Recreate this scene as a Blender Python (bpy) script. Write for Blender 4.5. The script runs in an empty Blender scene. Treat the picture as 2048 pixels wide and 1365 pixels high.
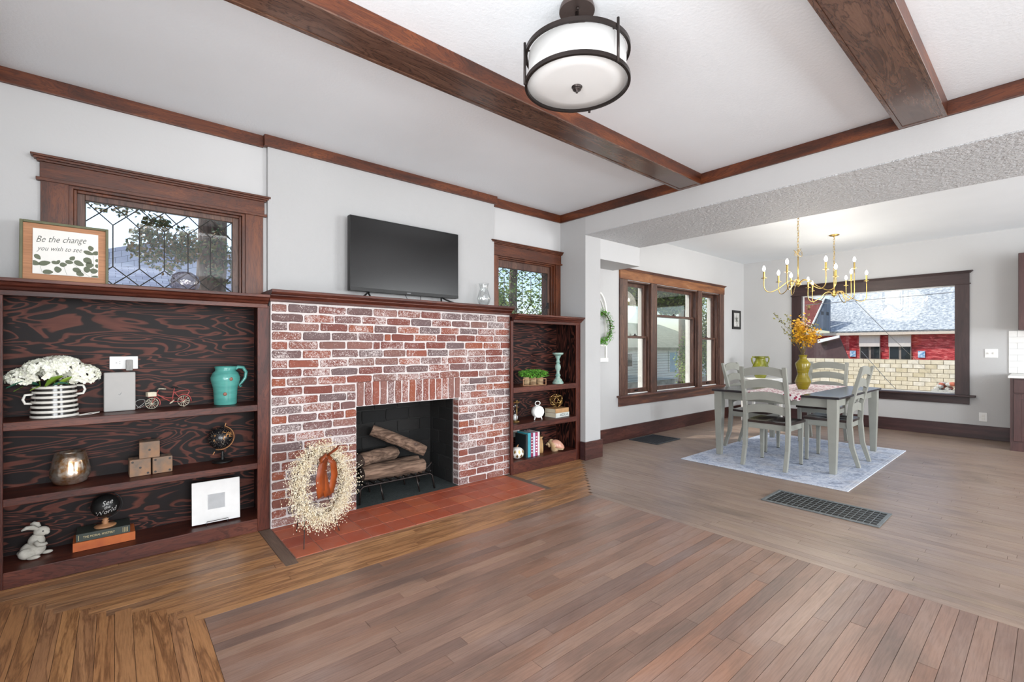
import bpy, math, random
from mathutils import Matrix, Vector, Euler
random.seed(7)
PI = math.pi
S = bpy.context.scene
COL = S.collection
# ------------------------------------------------------------------ camera
YAW = math.atan(1083.6 / 927.0)
cd = bpy.data.cameras.new('camera'); cam = bpy.data.objects.new('camera', cd); COL.objects.link(cam)
cam.location = (0, 0, 1.25); cam.rotation_euler = (PI/2, 0, YAW - PI/2)
cd.sensor_width = 36; cd.lens = 927.0 / 2048 * 36; cd.shift_y = (694.5 - 682.5) / 2048
cd.clip_start = 0.02; cd.clip_end = 300
S.camera = cam
S.view_settings.view_transform = 'Standard'; S.view_settings.look = 'None'
S.view_settings.gamma = 1; S.view_settings.use_curve_mapping = False
S.view_settings.exposure = 0.17
# ------------------------------------------------------------------ sky, sun, added area fill lights at made-up openings out of view
W = bpy.data.worlds.new('sky'); S.world = W; W.use_nodes = True
wn = W.node_tree.nodes; wl = W.node_tree.links
sky = wn.new('ShaderNodeTexSky'); sky.sky_type = 'NISHITA'; sky.sun_disc = False
sky.sun_elevation = math.radians(50); sky.sun_rotation = math.radians(-35); sky.dust_density = 1.5
wl.new(sky.outputs[0], wn['Background'].inputs[0]); wn['Background'].inputs[1].default_value = 0.24
sd = bpy.data.lights.new('sun', 'SUN'); sun = bpy.data.objects.new('sun', sd); COL.objects.link(sun)
sd.energy = 3.3; sd.angle = math.radians(0.6); sd.color = (1, 0.96, 0.88)
sun.rotation_euler = Vector((-0.50, 0.52, 0.78)).to_track_quat('Z', 'Y').to_euler()
def area(name, loc, target, sx, sy, power, color=(1, 1, 1)):
    d = bpy.data.lights.new(name, 'AREA'); d.shape = 'RECTANGLE'; d.size = sx; d.size_y = sy
    d.energy = power; d.color = color
    o = bpy.data.objects.new(name, d); COL.objects.link(o); o.location = loc
    o.rotation_euler = (Vector(target) - Vector(loc)).to_track_quat('-Z', 'Z').to_euler(); return o
area('fill_light_front', (0.9, -4.62, 1.5), (0.9, 0, 4.0), 2.6, 1.9, 270, (0.95, 0.975, 1.0))
area('fill_light_kitchen', (6.2, -4.62, 1.5), (6.2, 0, 3.6), 3.0, 1.9, 310, (0.95, 0.975, 1.0))
area('fill_light_side', (-0.62, 0.2, 1.5), (2, 1.2, 3.0), 2.4, 1.9, 110, (0.95, 0.975, 1.0))

# ------------------------------------------------------------------ mesh helpers
class MB:
    def __init__(s): s.v = []; s.f = []; s.t = []; s.M = Matrix.Identity(4); s.tint = 0.5
    def add(s, vs, fs):
        b = len(s.v); s.v += [tuple(s.M @ Vector(p)) for p in vs]
        s.f += [tuple(b + i for i in f) for f in fs]; s.t += [s.tint] * len(fs); return s
    def box(s, x0, y0, z0, x1, y1, z1):
        if x0 > x1: x0, x1 = x1, x0
        if y0 > y1: y0, y1 = y1, y0
        if z0 > z1: z0, z1 = z1, z0
        return s.add([(x0,y0,z0),(x1,y0,z0),(x1,y1,z0),(x0,y1,z0),(x0,y0,z1),(x1,y0,z1),(x1,y1,z1),(x0,y1,z1)],
              [(0,3,2,1),(4,5,6,7),(0,1,5,4),(1,2,6,5),(2,3,7,6),(3,0,4,7)])
    def prism(s, poly, ax, a, b):
        # poly: 2d points in the plane normal to ax, extruded from a to b
        n = len(poly)
        def P(p, h):
            return {'x': (h, p[0], p[1]), 'y': (p[0], h, p[1]), 'z': (p[0], p[1], h)}[ax]
        vs = [P(p, a) for p in poly] + [P(p, b) for p in poly]
        area2 = sum(poly[i][0]*poly[(i+1) % n][1] - poly[(i+1) % n][0]*poly[i][1] for i in range(n))
        flip = (area2 > 0) ^ (b > a) ^ (ax == 'y')
        fs = [tuple(range(n)) , tuple(range(2*n-1, n-1, -1))] + [(i, i+n, (i+1) % n + n, (i+1) % n) for i in range(n)]
        if flip is False: fs = [tuple(reversed(f)) for f in fs]
        return s.add(vs, fs)
    def lathe(s, prof, n=20, c=(0,0,0), sx=1, sy=1, cap=True):
        vs = []; fs = []
        for r, z in prof:
            for i in range(n):
                a = 2*PI*i/n; vs.append((c[0]+r*math.cos(a)*sx, c[1]+r*math.sin(a)*sy, c[2]+z))
        for j in range(len(prof)-1):
            for i in range(n):
                k = (i+1) % n; fs.append((j*n+i, j*n+k, (j+1)*n+k, (j+1)*n+i))
        if cap:
            if prof[0][0] > 1e-5: fs.append(tuple(range(n-1, -1, -1)))
            if prof[-1][0] > 1e-5: fs.append(tuple((len(prof)-1)*n+i for i in range(n)))
        return s.add(vs, fs)
    def tube(s, pts, r, n=8, closed=False, cap=True):
        pts = [Vector(p) for p in pts]; m = len(pts)
        rs = r if isinstance(r, (list, tuple)) else [r]*m
        vs = []; fs = []; up = None
        for i, p in enumerate(pts):
            if closed: t = pts[(i+1) % m] - pts[i-1]
            else: t = pts[min(i+1, m-1)] - pts[max(i-1, 0)]
            if t.length < 1e-9: t = Vector((0,0,1))
            t.normalize()
            if up is None: up = t.orthogonal().normalized()
            up = (up - t*up.dot(t))
            if up.length < 1e-6: up = t.orthogonal()
            up.normalize(); w = t.cross(up)
            for k in range(n):
                a = 2*PI*k/n; vs.append(tuple(p + (up*math.cos(a) + w*math.sin(a))*rs[i]))
        for i in range(m if closed else m-1):
            j = (i+1) % m
            for k in range(n):
                l = (k+1) % n; fs.append((i*n+k, i*n+l, j*n+l, j*n+k))
        if cap and not closed:
            fs.append(tuple(range(n-1, -1, -1))); fs.append(tuple((m-1)*n+k for k in range(n)))
        return s.add(vs, fs)
    def ball(s, c, r, n=16, m=10, sx=1, sy=1, sz=1):
        prof = [(max(1e-6, r*math.sin(PI*j/m)), -r*math.cos(PI*j/m)*sz) for j in range(m+1)]
        return s.lathe(prof, n, c, sx, sy, cap=False)
    def quadleaf(s, c, u, w):
        c = Vector(c); u = Vector(u); w = Vector(w)
        return s.add([tuple(c-u), tuple(c+w*0.6-u*0.1), tuple(c+u), tuple(c-w*0.6-u*0.1)], [(0,1,2,3)])
    def mesh(s, name, smooth=False):
        me = bpy.data.meshes.new(name); me.from_pydata(s.v, [], s.f)
        a = me.attributes.new('tint', 'FLOAT', 'FACE'); a.data.foreach_set('value', s.t)
        if smooth: me.polygons.foreach_set('use_smooth', [True]*len(me.polygons))
        me.update(); return me
def obj(name, mb, mat, parent=None, smooth=False, bevel=0, auto=False, loc=None, stuff=False):
    me = mb.mesh(name, smooth or auto) if isinstance(mb, MB) else mb
    if mat is not None and len(me.materials) == 0: me.materials.append(mat)
    o = bpy.data.objects.new(name, me); COL.objects.link(o)
    if auto and isinstance(mb, MB):
        me.set_sharp_from_angle(angle=math.radians(38))
    if parent: o.parent = parent
    if loc: o.location = loc
    if bevel:
        b = o.modifiers.new('bevel', 'BEVEL'); b.width = bevel; b.segments = 2; b.limit_method = 'ANGLE'
    if stuff: o['kind'] = 'stuff'
    return o
def thing(name, label, cat, loc=(0,0,0), rz=0, group=None):
    o = bpy.data.objects.new(name, None); COL.objects.link(o); o.location = loc; o.rotation_euler = (0,0,rz)
    o['label'] = label; o['category'] = cat; o.empty_display_size = 0.05
    if group: o['group'] = group
    return o
def tag(o, label, cat, group=None):
    o['label'] = label; o['category'] = cat
    if group: o['group'] = group
    return o
def struct(name, loc=(0,0,0)):
    o = bpy.data.objects.new(name, None); COL.objects.link(o); o.location = loc; o['kind'] = 'structure'; o.empty_display_size = 0.05
    return o
def sobj(name, mb, mat, **k):
    o = obj(name, mb, mat, **k); o['kind'] = 'structure'; return o
def B(*a): return MB().box(*a)
def copytree(r, loc, rz, label=None):
    c = r.copy(); COL.objects.link(c); c.location = loc; c.rotation_euler = (0,0,rz)
    if label: c['label'] = label
    for ch in r.children:
        d = ch.copy(); COL.objects.link(d); d.parent = c
        for g in ch.children:
            e = g.copy(); COL.objects.link(e); e.parent = d
    return c
def text(name, body, size, mat, parent, mtx, extrude=0.0006, shear=0.0, offset=0.0, align='CENTER', space=1.0):
    cu = bpy.data.curves.new(name, 'FONT'); cu.body = body; cu.size = size; cu.extrude = extrude; cu.shear = shear
    cu.offset = offset; cu.align_x = align; cu.align_y = 'CENTER'; cu.resolution_u = 2; cu.space_line = space
    t = bpy.data.objects.new('tmp', cu); COL.objects.link(t); bpy.context.view_layer.update()
    me = bpy.data.meshes.new_from_object(t.evaluated_get(bpy.context.evaluated_depsgraph_get()))
    bpy.data.objects.remove(t); bpy.data.curves.remove(cu)
    me.materials.clear(); me.materials.append(mat); me.transform(mtx)
    o = bpy.data.objects.new(name, me); COL.objects.link(o); o.parent = parent; return o
def T(x, y, z): return Matrix.Translation((x, y, z))
def R(a, ax): return Matrix.Rotation(a, 4, ax)

# ------------------------------------------------------------------ materials
def s2l(c):
    if isinstance(c, str): c = tuple(int(c[i:i+2], 16)/255 for i in (0, 2, 4))
    return tuple((x/12.92 if x <= 0.04045 else ((x+0.055)/1.055)**2.4) for x in c) + (1,)
class N:
    def __init__(s, name):
        s.m = bpy.data.materials.new(name); s.m.use_nodes = True; s.n = s.m.node_tree.nodes; s.l = s.m.node_tree.links
        s.b = s.n['Principled BSDF']; s.out = s.n['Material Output']
    def new(s, t, **k):
        x = s.n.new(t)
        for a, b in k.items(): setattr(x, a, b)
        return x
    def set(s, node, **k):
        for a, b in k.items():
            sock = node.inputs[a.replace('_', ' ')]
            if hasattr(b, 'is_linked') or isinstance(b, bpy.types.NodeSocket): s.l.new(b, sock)
            else: sock.default_value = b
        return node
    def coord(s, scale=(1,1,1), kind='Object', rot=(0,0,0), loc=(0,0,0)):
        mp = s.new('ShaderNodeMapping'); mp.inputs['Scale'].default_value = scale
        mp.inputs['Rotation'].default_value = rot; mp.inputs['Location'].default_value = loc
        if kind == 'World': g = s.new('ShaderNodeNewGeometry'); s.l.new(g.outputs['Position'], mp.inputs[0])
        else: tc = s.new('ShaderNodeTexCoord'); s.l.new(tc.outputs[kind], mp.inputs[0])
        return mp.outputs[0]
    def noise(s, vec, scale=5, detail=3, rough=0.5, dist=0, w=None):
        x = s.new('ShaderNodeTexNoise')
        if w is not None: x.noise_dimensions = '4D'; s.l.new(w, x.inputs['W'])
        s.l.new(vec, x.inputs['Vector']); x.inputs['Scale'].default_value = scale; x.inputs['Detail'].default_value = detail
        x.inputs['Roughness'].default_value = rough; x.inputs['Distortion'].default_value = dist
        return x.outputs['Fac']
    def ramp(s, fac, stops, interp='LINEAR'):
        x = s.new('ShaderNodeValToRGB'); cr = x.color_ramp; cr.interpolation = interp
        while len(cr.elements) < len(stops): cr.elements.new(0.5)
        for e, (p, c) in zip(cr.elements, stops): e.position = p; e.color = s2l(c) if isinstance(c, (str, tuple)) and len(c) != 4 else c
        s.l.new(fac, x.inputs[0]); return x.outputs[0]
    def math(s, op, a, b=0.0, c=None):
        x = s.new('ShaderNodeMath', operation=op)
        for i, q in enumerate((a, b) if c is None else (a, b, c)):
            if isinstance(q, (int, float)): x.inputs[i].default_value = q
            else: s.l.new(q, x.inputs[i])
        return x.outputs[0]
    def mix(s, fac, a, b, mode='MIX'):
        x = s.new('ShaderNodeMix', data_type='RGBA', blend_type=mode)
        for i, q in ((0, fac), (6, a), (7, b)):
            if isinstance(q, bpy.types.NodeSocket): s.l.new(q, x.inputs[i])
            elif isinstance(q, str): x.inputs[i].default_value = s2l(q)
            else: x.inputs[i].default_value = q
        return x.outputs[2]
    def bump(s, h, strength=0.3, dist=0.01):
        x = s.new('ShaderNodeBump'); x.inputs['Strength'].default_value = strength; x.inputs['Distance'].default_value = dist
        s.l.new(h, x.inputs['Height']); s.l.new(x.outputs[0], s.b.inputs['Normal'])
    def color(s, c):
        if isinstance(c, bpy.types.NodeSocket): s.l.new(c, s.b.inputs['Base Color'])
        else: s.b.inputs['Base Color'].default_value = s2l(c)
def plain(name, c, rough=0.5, metal=0, var=0.12, nscale=18, bump=0.0, c2=None, spec=0.5, stretch=(1,1,1), kind='Object', det=4):
    m = N(name); v = m.coord(stretch, kind); f = m.noise(v, nscale, det)
    base = s2l(c)
    if c2 is None: c2l = tuple(x*(1-var) for x in base[:3]) + (1,)
    else: c2l = s2l(c2)
    m.color(m.ramp(f, [(0.35, c2l), (0.65, base)]))
    m.b.inputs['Roughness'].default_value = rough; m.b.inputs['Metallic'].default_value = metal
    m.b.inputs['Specular IOR Level'].default_value = spec
    if bump: m.bump(f, bump, 0.01)
    return m.m
def wood(name, cols, axis='x', scale=1.0, rough=0.4, attr=False, spec=0.5, bump=0.12, streak=14, coat=0, tintcols=None, kind='Object', dist=0.8, patches=False, figure=0):
    m = N(name)
    k = {'x': (1, streak, streak), 'y': (streak, 1, streak), 'z': (streak, streak, 1)}[axis]
    v = m.coord(k, kind)
    w = None
    if attr:
        a = m.new('ShaderNodeAttribute', attribute_name='tint'); w = m.math('MULTIPLY', a.outputs['Fac'], 60.0)
    f = m.noise(v, 1.1*scale, 5, 0.6, dist, w)
    k2 = {'x': (4, 70, 70), 'y': (70, 4, 70), 'z': (70, 70, 4)}[axis]
    g = m.noise(m.coord(k2, kind), 2.0*scale, 3, 0.6)
    col = m.ramp(f, [(0.25 + 0.5*i/(len(cols)-1), c) for i, c in enumerate(cols)])
    if attr and tintcols:
        tc = m.ramp(a.outputs['Fac'], [(i/(len(tintcols)-1), c) for i, c in enumerate(tintcols)])
        col = m.mix(0.62, col, tc)
    if figure:
        fr_ = m.math('FRACT', m.math('MULTIPLY', f, figure))
        col = m.mix(m.ramp(fr_, [(0.0, (0.7,0.7,0.7,1)), (0.22, (0,0,0,1)), (0.75, (0,0,0,1)), (1.0, (0.7,0.7,0.7,1))]), col, m.mix(1.0, col, (0.32,0.26,0.24,1), 'MULTIPLY'))
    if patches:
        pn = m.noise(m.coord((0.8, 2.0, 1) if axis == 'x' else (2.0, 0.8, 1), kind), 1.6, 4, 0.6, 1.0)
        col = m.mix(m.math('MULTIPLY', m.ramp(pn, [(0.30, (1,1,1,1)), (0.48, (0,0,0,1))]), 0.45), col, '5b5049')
        col = m.mix(m.math('MULTIPLY', m.ramp(pn, [(0.52, (0,0,0,1)), (0.75, (1,1,1,1))]), 0.40), col, 'a3938c')  # light grey: worn finish plus window reflection haze painted into the colour
    col = m.mix(m.math('MULTIPLY', m.ramp(g, [(0.42, (0,0,0,1)), (0.62, (1,1,1,1))]), 0.35), col, m.mix(1.0, col, (0.45,0.42,0.4,1), 'MULTIPLY'))
    m.color(col); m.b.inputs['Roughness'].default_value = rough; m.b.inputs['Specular IOR Level'].default_value = spec
    m.b.inputs['Coat Weight'].default_value = coat; m.b.inputs['Coat Roughness'].default_value = 0.15
    m.bump(g, bump, 0.004); return m.m
def emis(name, c, strength):
    m = N(name); m.b.inputs['Emission Color'].default_value = s2l(c); m.b.inputs['Emission Strength'].default_value = strength
    m.b.inputs['Base Color'].default_value = s2l(c); return m.m
def glass(name, tint=(1,1,1,1), gloss=0.08, rough=0.02, wavy=0):
    m = N(name); tr = m.new('ShaderNodeBsdfTransparent'); tr.inputs[0].default_value = tint
    gl = m.new('ShaderNodeBsdfGlossy'); gl.inputs['Roughness'].default_value = rough
    mx = m.new('ShaderNodeMixShader'); lw = m.new('ShaderNodeLayerWeight'); lw.inputs[0].default_value = 0.25
    f = m.math('MULTIPLY_ADD', lw.outputs['Fresnel'], 0.22, gloss); 
    if wavy:
        bp = m.new('ShaderNodeBump'); bp.inputs['Strength'].default_value = wavy; bp.inputs['Distance'].default_value = 0.01
        m.l.new(m.noise(m.coord((1,1,1)), 25, 2), bp.inputs['Height']); m.l.new(bp.outputs[0], gl.inputs['Normal'])
    m.l.new(m.math('MINIMUM', f, 1.0), mx.inputs[0]); m.l.new(tr.outputs[0], mx.inputs[1]); m.l.new(gl.outputs[0], mx.inputs[2])
    m.l.new(mx.outputs[0], m.out.inputs[0]); return m.m
# walls
def plaster(name, c, bump, scale, var=0.03, coarse=0):
    m = N(name); v = m.coord((1,1,1), 'World'); f = m.noise(v, scale, 5, 0.6); g = m.noise(v, 2.0, 2)
    b = s2l(c); d = tuple(x*(1-var) for x in b[:3]) + (1,)
    m.color(m.ramp(g, [(0.3, d), (0.7, b)])); m.b.inputs['Roughness'].default_value = 0.6
    m.b.inputs['Specular IOR Level'].default_value = 0.3
    m.bump(m.ramp(f, [(0.35, (0,0,0,1)), (0.7, (1,1,1,1))]) if coarse else f, bump, 0.02 if coarse else 0.01); return m.m
M = {}
M['wallbright'] = plaster('column_paint', 'b6b6b6', 0.12, 45)
M['wall'] = plaster('wall_paint', 'c2c2c2', 0.12, 45)
M['breast'] = plaster('breast_paint', 'b4b4b4', 0.35, 40)
M['ceil'] = plaster('ceiling_paint', 'eef3f7', 0.18, 60)
M['soffit'] = plaster('soffit_stipple', 'd6d8da', 0.8, 34, 0.05, 1)
M['trimwood'] = wood('dark_fir_trim', ['341709', '5c2c14', '854822'], 'x', 1.5, 0.42, streak=6, coat=0.08, figure=18)
M['trimwoody'] = wood('dark_fir_trim_cross', ['341709', '5c2c14', '854822'], 'y', 1.5, 0.42, streak=6, coat=0.08, figure=18)
M['trimwoodz'] = wood('dark_fir_trim_upright', ['341709', '5c2c14', '7f4420'], 'z', 1.5, 0.42, streak=6, coat=0.08, figure=18)
M['shelfx'] = wood('mahogany_stain', ['351611', '54281d', '74402f'], 'x', 1.2, 0.42, streak=8, coat=0.05, figure=14, spec=0.35)
M['shelfz'] = wood('mahogany_stain_upright', ['33130d', '54251a', '723a26'], 'z', 1.2, 0.42, streak=8, coat=0.05, figure=14, spec=0.35)
M['basex'] = wood('dark_baseboard', ['351d1a', '4b2b26', '6b4035'], 'x', 1.3, 0.42, streak=7, figure=12)
M['basey'] = wood('dark_baseboard_cross', ['30201f', '42292a', '553836'], 'y', 1.5, 0.42, streak=10)
M['winx'] = wood('window_brown', ['3c241f', '5b3a31', '8b5a3a'], 'x', 1.5, 0.4, streak=10)
M['winz'] = wood('window_brown_upright', ['3e2721', '5c3f34', '7b5a48'], 'z', 1.3, 0.4, streak=8, figure=10)
M['darky'] = wood('espresso_trim', ['2a1c1c', '382626', '463130'], 'y', 1.5, 0.4, streak=10)
M['darkz'] = wood('espresso_trim_upright', ['2a1c1c', '382626', '463130'], 'z', 1.5, 0.4, streak=10)
M['kitchen'] = wood('kitchen_cabinet_stain', ['3d2524', '4f3230', '5f3f3a'], 'z', 1.2, 0.4, streak=8)
def ply(name, axis, seed):
    m = N(name)
    k = {'x': (0.9, 2, 5.0), 'z': (5, 5.0, 0.9)}[axis]
    f = m.noise(m.coord(k, 'World', loc=(seed, seed, seed)), 1.5, 2.6, 0.45, 1.2)
    r = m.math('FRACT', m.math('MULTIPLY', f, 12.0))
    fine = m.noise(m.coord({'x': (3, 60, 60), 'z': (60, 60, 3)}[axis], 'World'), 2, 3)
    c = m.ramp(r, [(0.0, '180f10'), (0.42, '1b1112'), (0.52, '6b3c30'), (0.74, '5a3128'), (0.82, '20130f'), (1.0, '180f10')])
    c = m.mix(m.math('MULTIPLY', fine, 0.5), c, m.mix(1.0, c, (0.35,0.3,0.3,1), 'MULTIPLY'))
    m.color(c); m.b.inputs['Roughness'].default_value = 0.5; m.b.inputs['Specular IOR Level'].default_value = 0.2
    return m.m
M['plyx'] = ply('stained_plywood', 'x', 0.0); M['plyz'] = ply('stained_plywood_side', 'z', 3.0)
TC = ['7c4a2c', '6a3f28', '8b5938', '5a3a2a', '7f5234', '936038']
M['oak'] = wood('oak_plank_border', ['8a6040', 'b3855a', 'cc9a68'], 'x', 1.3, 0.36, True, streak=12, figure=4, tintcols=['bd8b62', 'a87a53', 'c69364', '93745e', 'bb8860'], kind='World')
M['oaky'] = wood('oak_plank_border_cross', ['8a5c3c', 'b38055', 'd09a64'], 'y', 1.3, 0.36, True, streak=12, figure=4, tintcols=['bb875a', 'a67750', 'c8935e', '9a765c', 'be895a'], kind='World')
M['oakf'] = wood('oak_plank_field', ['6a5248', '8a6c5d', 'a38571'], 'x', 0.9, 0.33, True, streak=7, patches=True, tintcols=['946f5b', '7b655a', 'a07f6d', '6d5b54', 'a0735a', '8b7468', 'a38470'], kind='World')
M['oakd'] = wood('oak_plank_dining', ['846e61', '9a8474', 'ab9784'], 'y', 0.9, 0.34, True, streak=9, patches=True, tintcols=['9a8677', '907c70', 'a28c7c', '8c776a', '9d8874'], kind='World')
M['gap'] = plain('floor_gap', '5c4536', 0.8)
# brick
def brickmat(name, cols, wash, washcol='d9cfcb', rough=0.85):
    m = N(name); oi = m.new('ShaderNodeObjectInfo')
    base = m.ramp(oi.outputs['Random'], [(i/len(cols), c) for i, c in enumerate(cols)], 'CONSTANT')
    v = m.coord((1,1,1), 'World'); n1 = m.noise(v, 90, 4, 0.7, 1.2); n2 = m.noise(v, 7, 3)
    dark = m.mix(m.math('MULTIPLY', m.noise(v, 60, 3), 0.55), base, m.mix(1.0, base, (0.4,0.35,0.35,1), 'MULTIPLY'))
    th = m.math('ADD', m.math('MULTIPLY', n1, 1.0), m.math('MULTIPLY', m.math('SUBTRACT', n2, 0.5), 0.35))
    th = m.math('ADD', th, m.math('MULTIPLY', m.math('FRACT', m.math('MULTIPLY', oi.outputs['Random'], 37.3)), 0.13))
    f = m.ramp(th, [(0.60 - wash, (0,0,0,1)), (0.72 - wash, (0.85,0.85,0.85,1))])
    m.color(m.mix(f, dark, washcol)); m.b.inputs['Roughness'].default_value = rough; m.bump(n1, 0.5, 0.006); return m.m
M['brick'] = brickmat('whitewashed_brick', ['8c4e40', '81493f', '955646', '7b5a57', '89564a', '746060', '99563f', '7f4c44', '856058', '735a58', '8f655c'], 0.005, 'dad0cd')
M['mortar'] = plain('white_mortar', 'd6cecc', 0.9, 0, 0.1, 60, 0.6)
M['firebrick'] = brickmat('sooty_firebrick', ['161616', '1c1b1b', '121313', '1f1e1d'], -0.3, '3a3835')
M['soot'] = plain('soot_mortar', '2a2a29', 0.9, 0, 0.3, 30)
M['ash'] = plain('firebox_floor_slate', '3f4746', 0.85, 0, 0.3, 120, 0.4, c2='22292a')
def tilemat():
    m = N('terracotta_tile'); oi = m.new('ShaderNodeObjectInfo'); v = m.coord((1,1,1), 'World')
    b = m.ramp(oi.outputs['Random'], [(0, 'b5593a'), (0.3, 'a8513a'), (0.55, 'bd6440'), (0.8, 'a04c36'), (1, 'b96a4e')])
    n = m.noise(v, 9, 4, 0.6); b = m.mix(m.math('MULTIPLY', m.ramp(n, [(0.4, (0,0,0,1)), (0.75, (1,1,1,1))]), 0.5), b, 'b07868')
    b = m.mix(m.math('MULTIPLY', m.noise(v, 50, 3), 0.25), b, '7f3d28')
    m.color(b); m.b.inputs['Roughness'].default_value = 0.45; return m.m
M['tile'] = tilemat(); M['grout'] = plain('tile_grout', '8f6a5c', 0.9)
# generic
M['black'] = plain('matte_black', '1a1a1a', 0.45, spec=0.4)
M['blackmetal'] = plain('black_iron', '252424', 0.4, 0.6, 0.2)
M['bronze'] = plain('dark_bronze', '3a3331', 0.35, 0.7, 0.2)
M['canopy'] = plain('bronze_canopy', '6a5c58', 0.38, 0.75, 0.1)
M['brass'] = plain('aged_brass', 'c9ac66', 0.25, 0.95, 0.15)
M['gold'] = plain('brushed_gold', 'c7a468', 0.3, 0.9, 0.15)
M['white'] = plain('white_satin', 'f0f0ee', 0.4, 0, 0.04)
M['whitew'] = plain('chipped_white_paint', 'f1f0ec', 0.55, 0, 0.08, 30, 0.1)
M['glass'] = glass('window_glass', (0.97, 0.98, 0.98, 1), 0.03)
M['leaded'] = glass('old_rippled_glass', (0.96, 0.97, 0.97, 1), 0.02, 0.02)
M['clear'] = glass('clear_glassware', (0.96, 0.97, 0.97, 1), 0.06, 0.02)
M['lead'] = plain('lead_came', '4c4a46', 0.45, 0.6)
M['greyp'] = plain('grey_chair_paint', '93948c', 0.45, 0, 0.07, 10)
M['darkseat'] = wood('espresso_seat', ['2c2524', '3a3130', '463b39'], 'y', 1.0, 0.22, streak=8)
M['tabletop'] = wood('espresso_table_top', ['25242a', '2e2c31', '37343a'], 'y', 1.0, 0.2, streak=8)
M['concrete'] = plain('driveway_concrete', 'b3a893', 0.9, 0, 0.2, 2)

# ------------------------------------------------------------------ structure: room shell
YW, YD, XB, XH, CZ = 3.74, 3.77, 8.93, 3.94, 2.78
def wall_with_holes(mb, x0, x1, z0, z1, y0, y1, holes, swap=False):
    """wall slab between x0..x1 and z0..z1 with rectangular holes (hx0,hx1,hz0,hz1)"""
    def bx(a, b, c, d):
        if b - a < 1e-4 or d - c < 1e-4: return
        if swap: mb.box(y0, a, c, y1, b, d)
        else: mb.box(a, y0, c, b, y1, d)
    cur = x0
    for hx0, hx1, hz0, hz1 in sorted(holes):
        bx(cur, hx0, z0, z1); bx(hx0, hx1, z0, hz0); bx(hx0, hx1, hz1, z1); cur = hx1
    bx(cur, x1, z0, z1)
    return mb
mb = MB()
wall_with_holes(mb, -0.5, 4.2, 1.56, 2.9, YW, YW+0.2, [(-0.206, 0.70, 1.56, 2.198), (2.995, 3.85, 1.56, 2.20)])
mb.box(-0.5, 3.80, 0, 1.39, 3.94, 1.56).box(2.40, 3.80, 0, 4.2, 3.94, 1.56).box(1.39, 3.80, 1.0, 2.40, 3.94, 1.56)
wl_ = sobj('wall_left', mb, M['wall'])
wl2 = sobj('wall_left_dining', wall_with_holes(MB(), 4.2, XB+0.2, 0, 2.9, YD, YD+0.2, [(5.27, 7.93, 0.60, 2.16)]), M['wall'])
sobj('wall_back', wall_with_holes(MB(), -4.7, YD, 0, 2.9, XB, XB+0.2, [(0.87, 2.83, 0.57, 2.14)], True), M['wall'])
sobj('wall_right', wall_with_holes(MB(), -0.7, XB, 0, 2.9, -4.7, -4.5, [(-0.3, 2.2, 0.6, 2.4), (4.8, 7.6, 0.6, 2.4)]), M['wall'])  # unseen window openings, added to let the fill lights in
sobj('wall_front', wall_with_holes(MB(), -4.7, YW+0.2, 0, 2.9, -0.7, -0.5, [(-0.9, 1.3, 0.6, 2.4)], True), M['wall'])  # opening out of view, added for the side fill light
# chimney breast, header with textured underside, column, alcove bulkhead
sobj('wall_chimney_breast', B(0.838, 3.70, 1.64, 2.925, YW+0.05, CZ), M['breast'])
hd = sobj('wall_header', B(XH, -4.5, 2.495, 4.97, 3.36, 2.9), M['wall'])
hs = obj('stippled_soffit', B(XH+0.002, -4.5, 2.487, 4.968, 3.358, 2.495), M['soffit'], hd)
sobj('wall_column', B(XH, 3.36, 0, 4.2, YD, 2.9), M['wallbright'])
sobj('wall_bulkhead', B(4.2, 3.36, 2.255, 4.97, YD, 2.9), M['wall'])
sobj('ceiling', MB().box(-0.7, -4.7, CZ, XH+0.1, YW+0.2, CZ+0.15).box(4.9, -4.7, 2.80, XB+0.2, YD+0.2, 2.95), M['ceil'])
# crown boards (wooden picture rail under the ceiling)
def trim(n, mb, m, **k): return sobj(n, mb, m, **k)
trim('trim_1', B(-0.5, YW-0.022, 2.697, 0.815, YW, CZ), M['trimwood'], bevel=0.002)
trim('trim_2', B(0.812, 3.675, 2.70, 2.95, 3.70, CZ), M['trimwood'], bevel=0.002)
trim('trim_3', B(2.95, YW-0.022, 2.690, XH, YW, CZ-0.002), M['trimwood'], bevel=0.002)
trim('trim_4', B(XH-0.022, -4.5, 2.686, XH, YW-0.022, CZ-0.002), M['trimwoody'], bevel=0.002)
trim('trim_5', MB().box(0.812, 3.70, 2.70, 0.838, 3.72, CZ).box(2.925, 3.70, 2.70, 2.95, 3.72, CZ), M['trimwoody'])
trim('trim_6', B(-0.5, -4.5, 2.69, -0.478, YW-0.022, CZ), M['trimwoody'])
M['beamsoffit'] = wood('beam_underside', ['4b3025', '65483a', '7d5c49'], 'x', 1.2, 0.25, streak=6, coat=0.4, figure=12)
for i, (y0, y1) in enumerate(((2.02, 2.23), (0.428, 0.662))):
    bm = sobj('trim_%d' % (7+i), B(-0.478, y0, 2.692, XH-0.022, y1, CZ-0.001), M['trimwood'])
    obj('underside_panel', B(-0.478, y0+0.022, 2.688, XH-0.04, y1-0.022, 2.692), M['beamsoffit'], bm)
    for yy in (y0, y1-0.02):
        obj('edge_strip', B(-0.478, yy, 2.684, XH-0.022, yy+0.02, 2.692), M['beamsoffit'], bm)
    obj('end_strip', B(XH-0.042, y0+0.02, 2.684, XH-0.022, y1-0.02, 2.692), M['beamsoffit'], bm)
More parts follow.
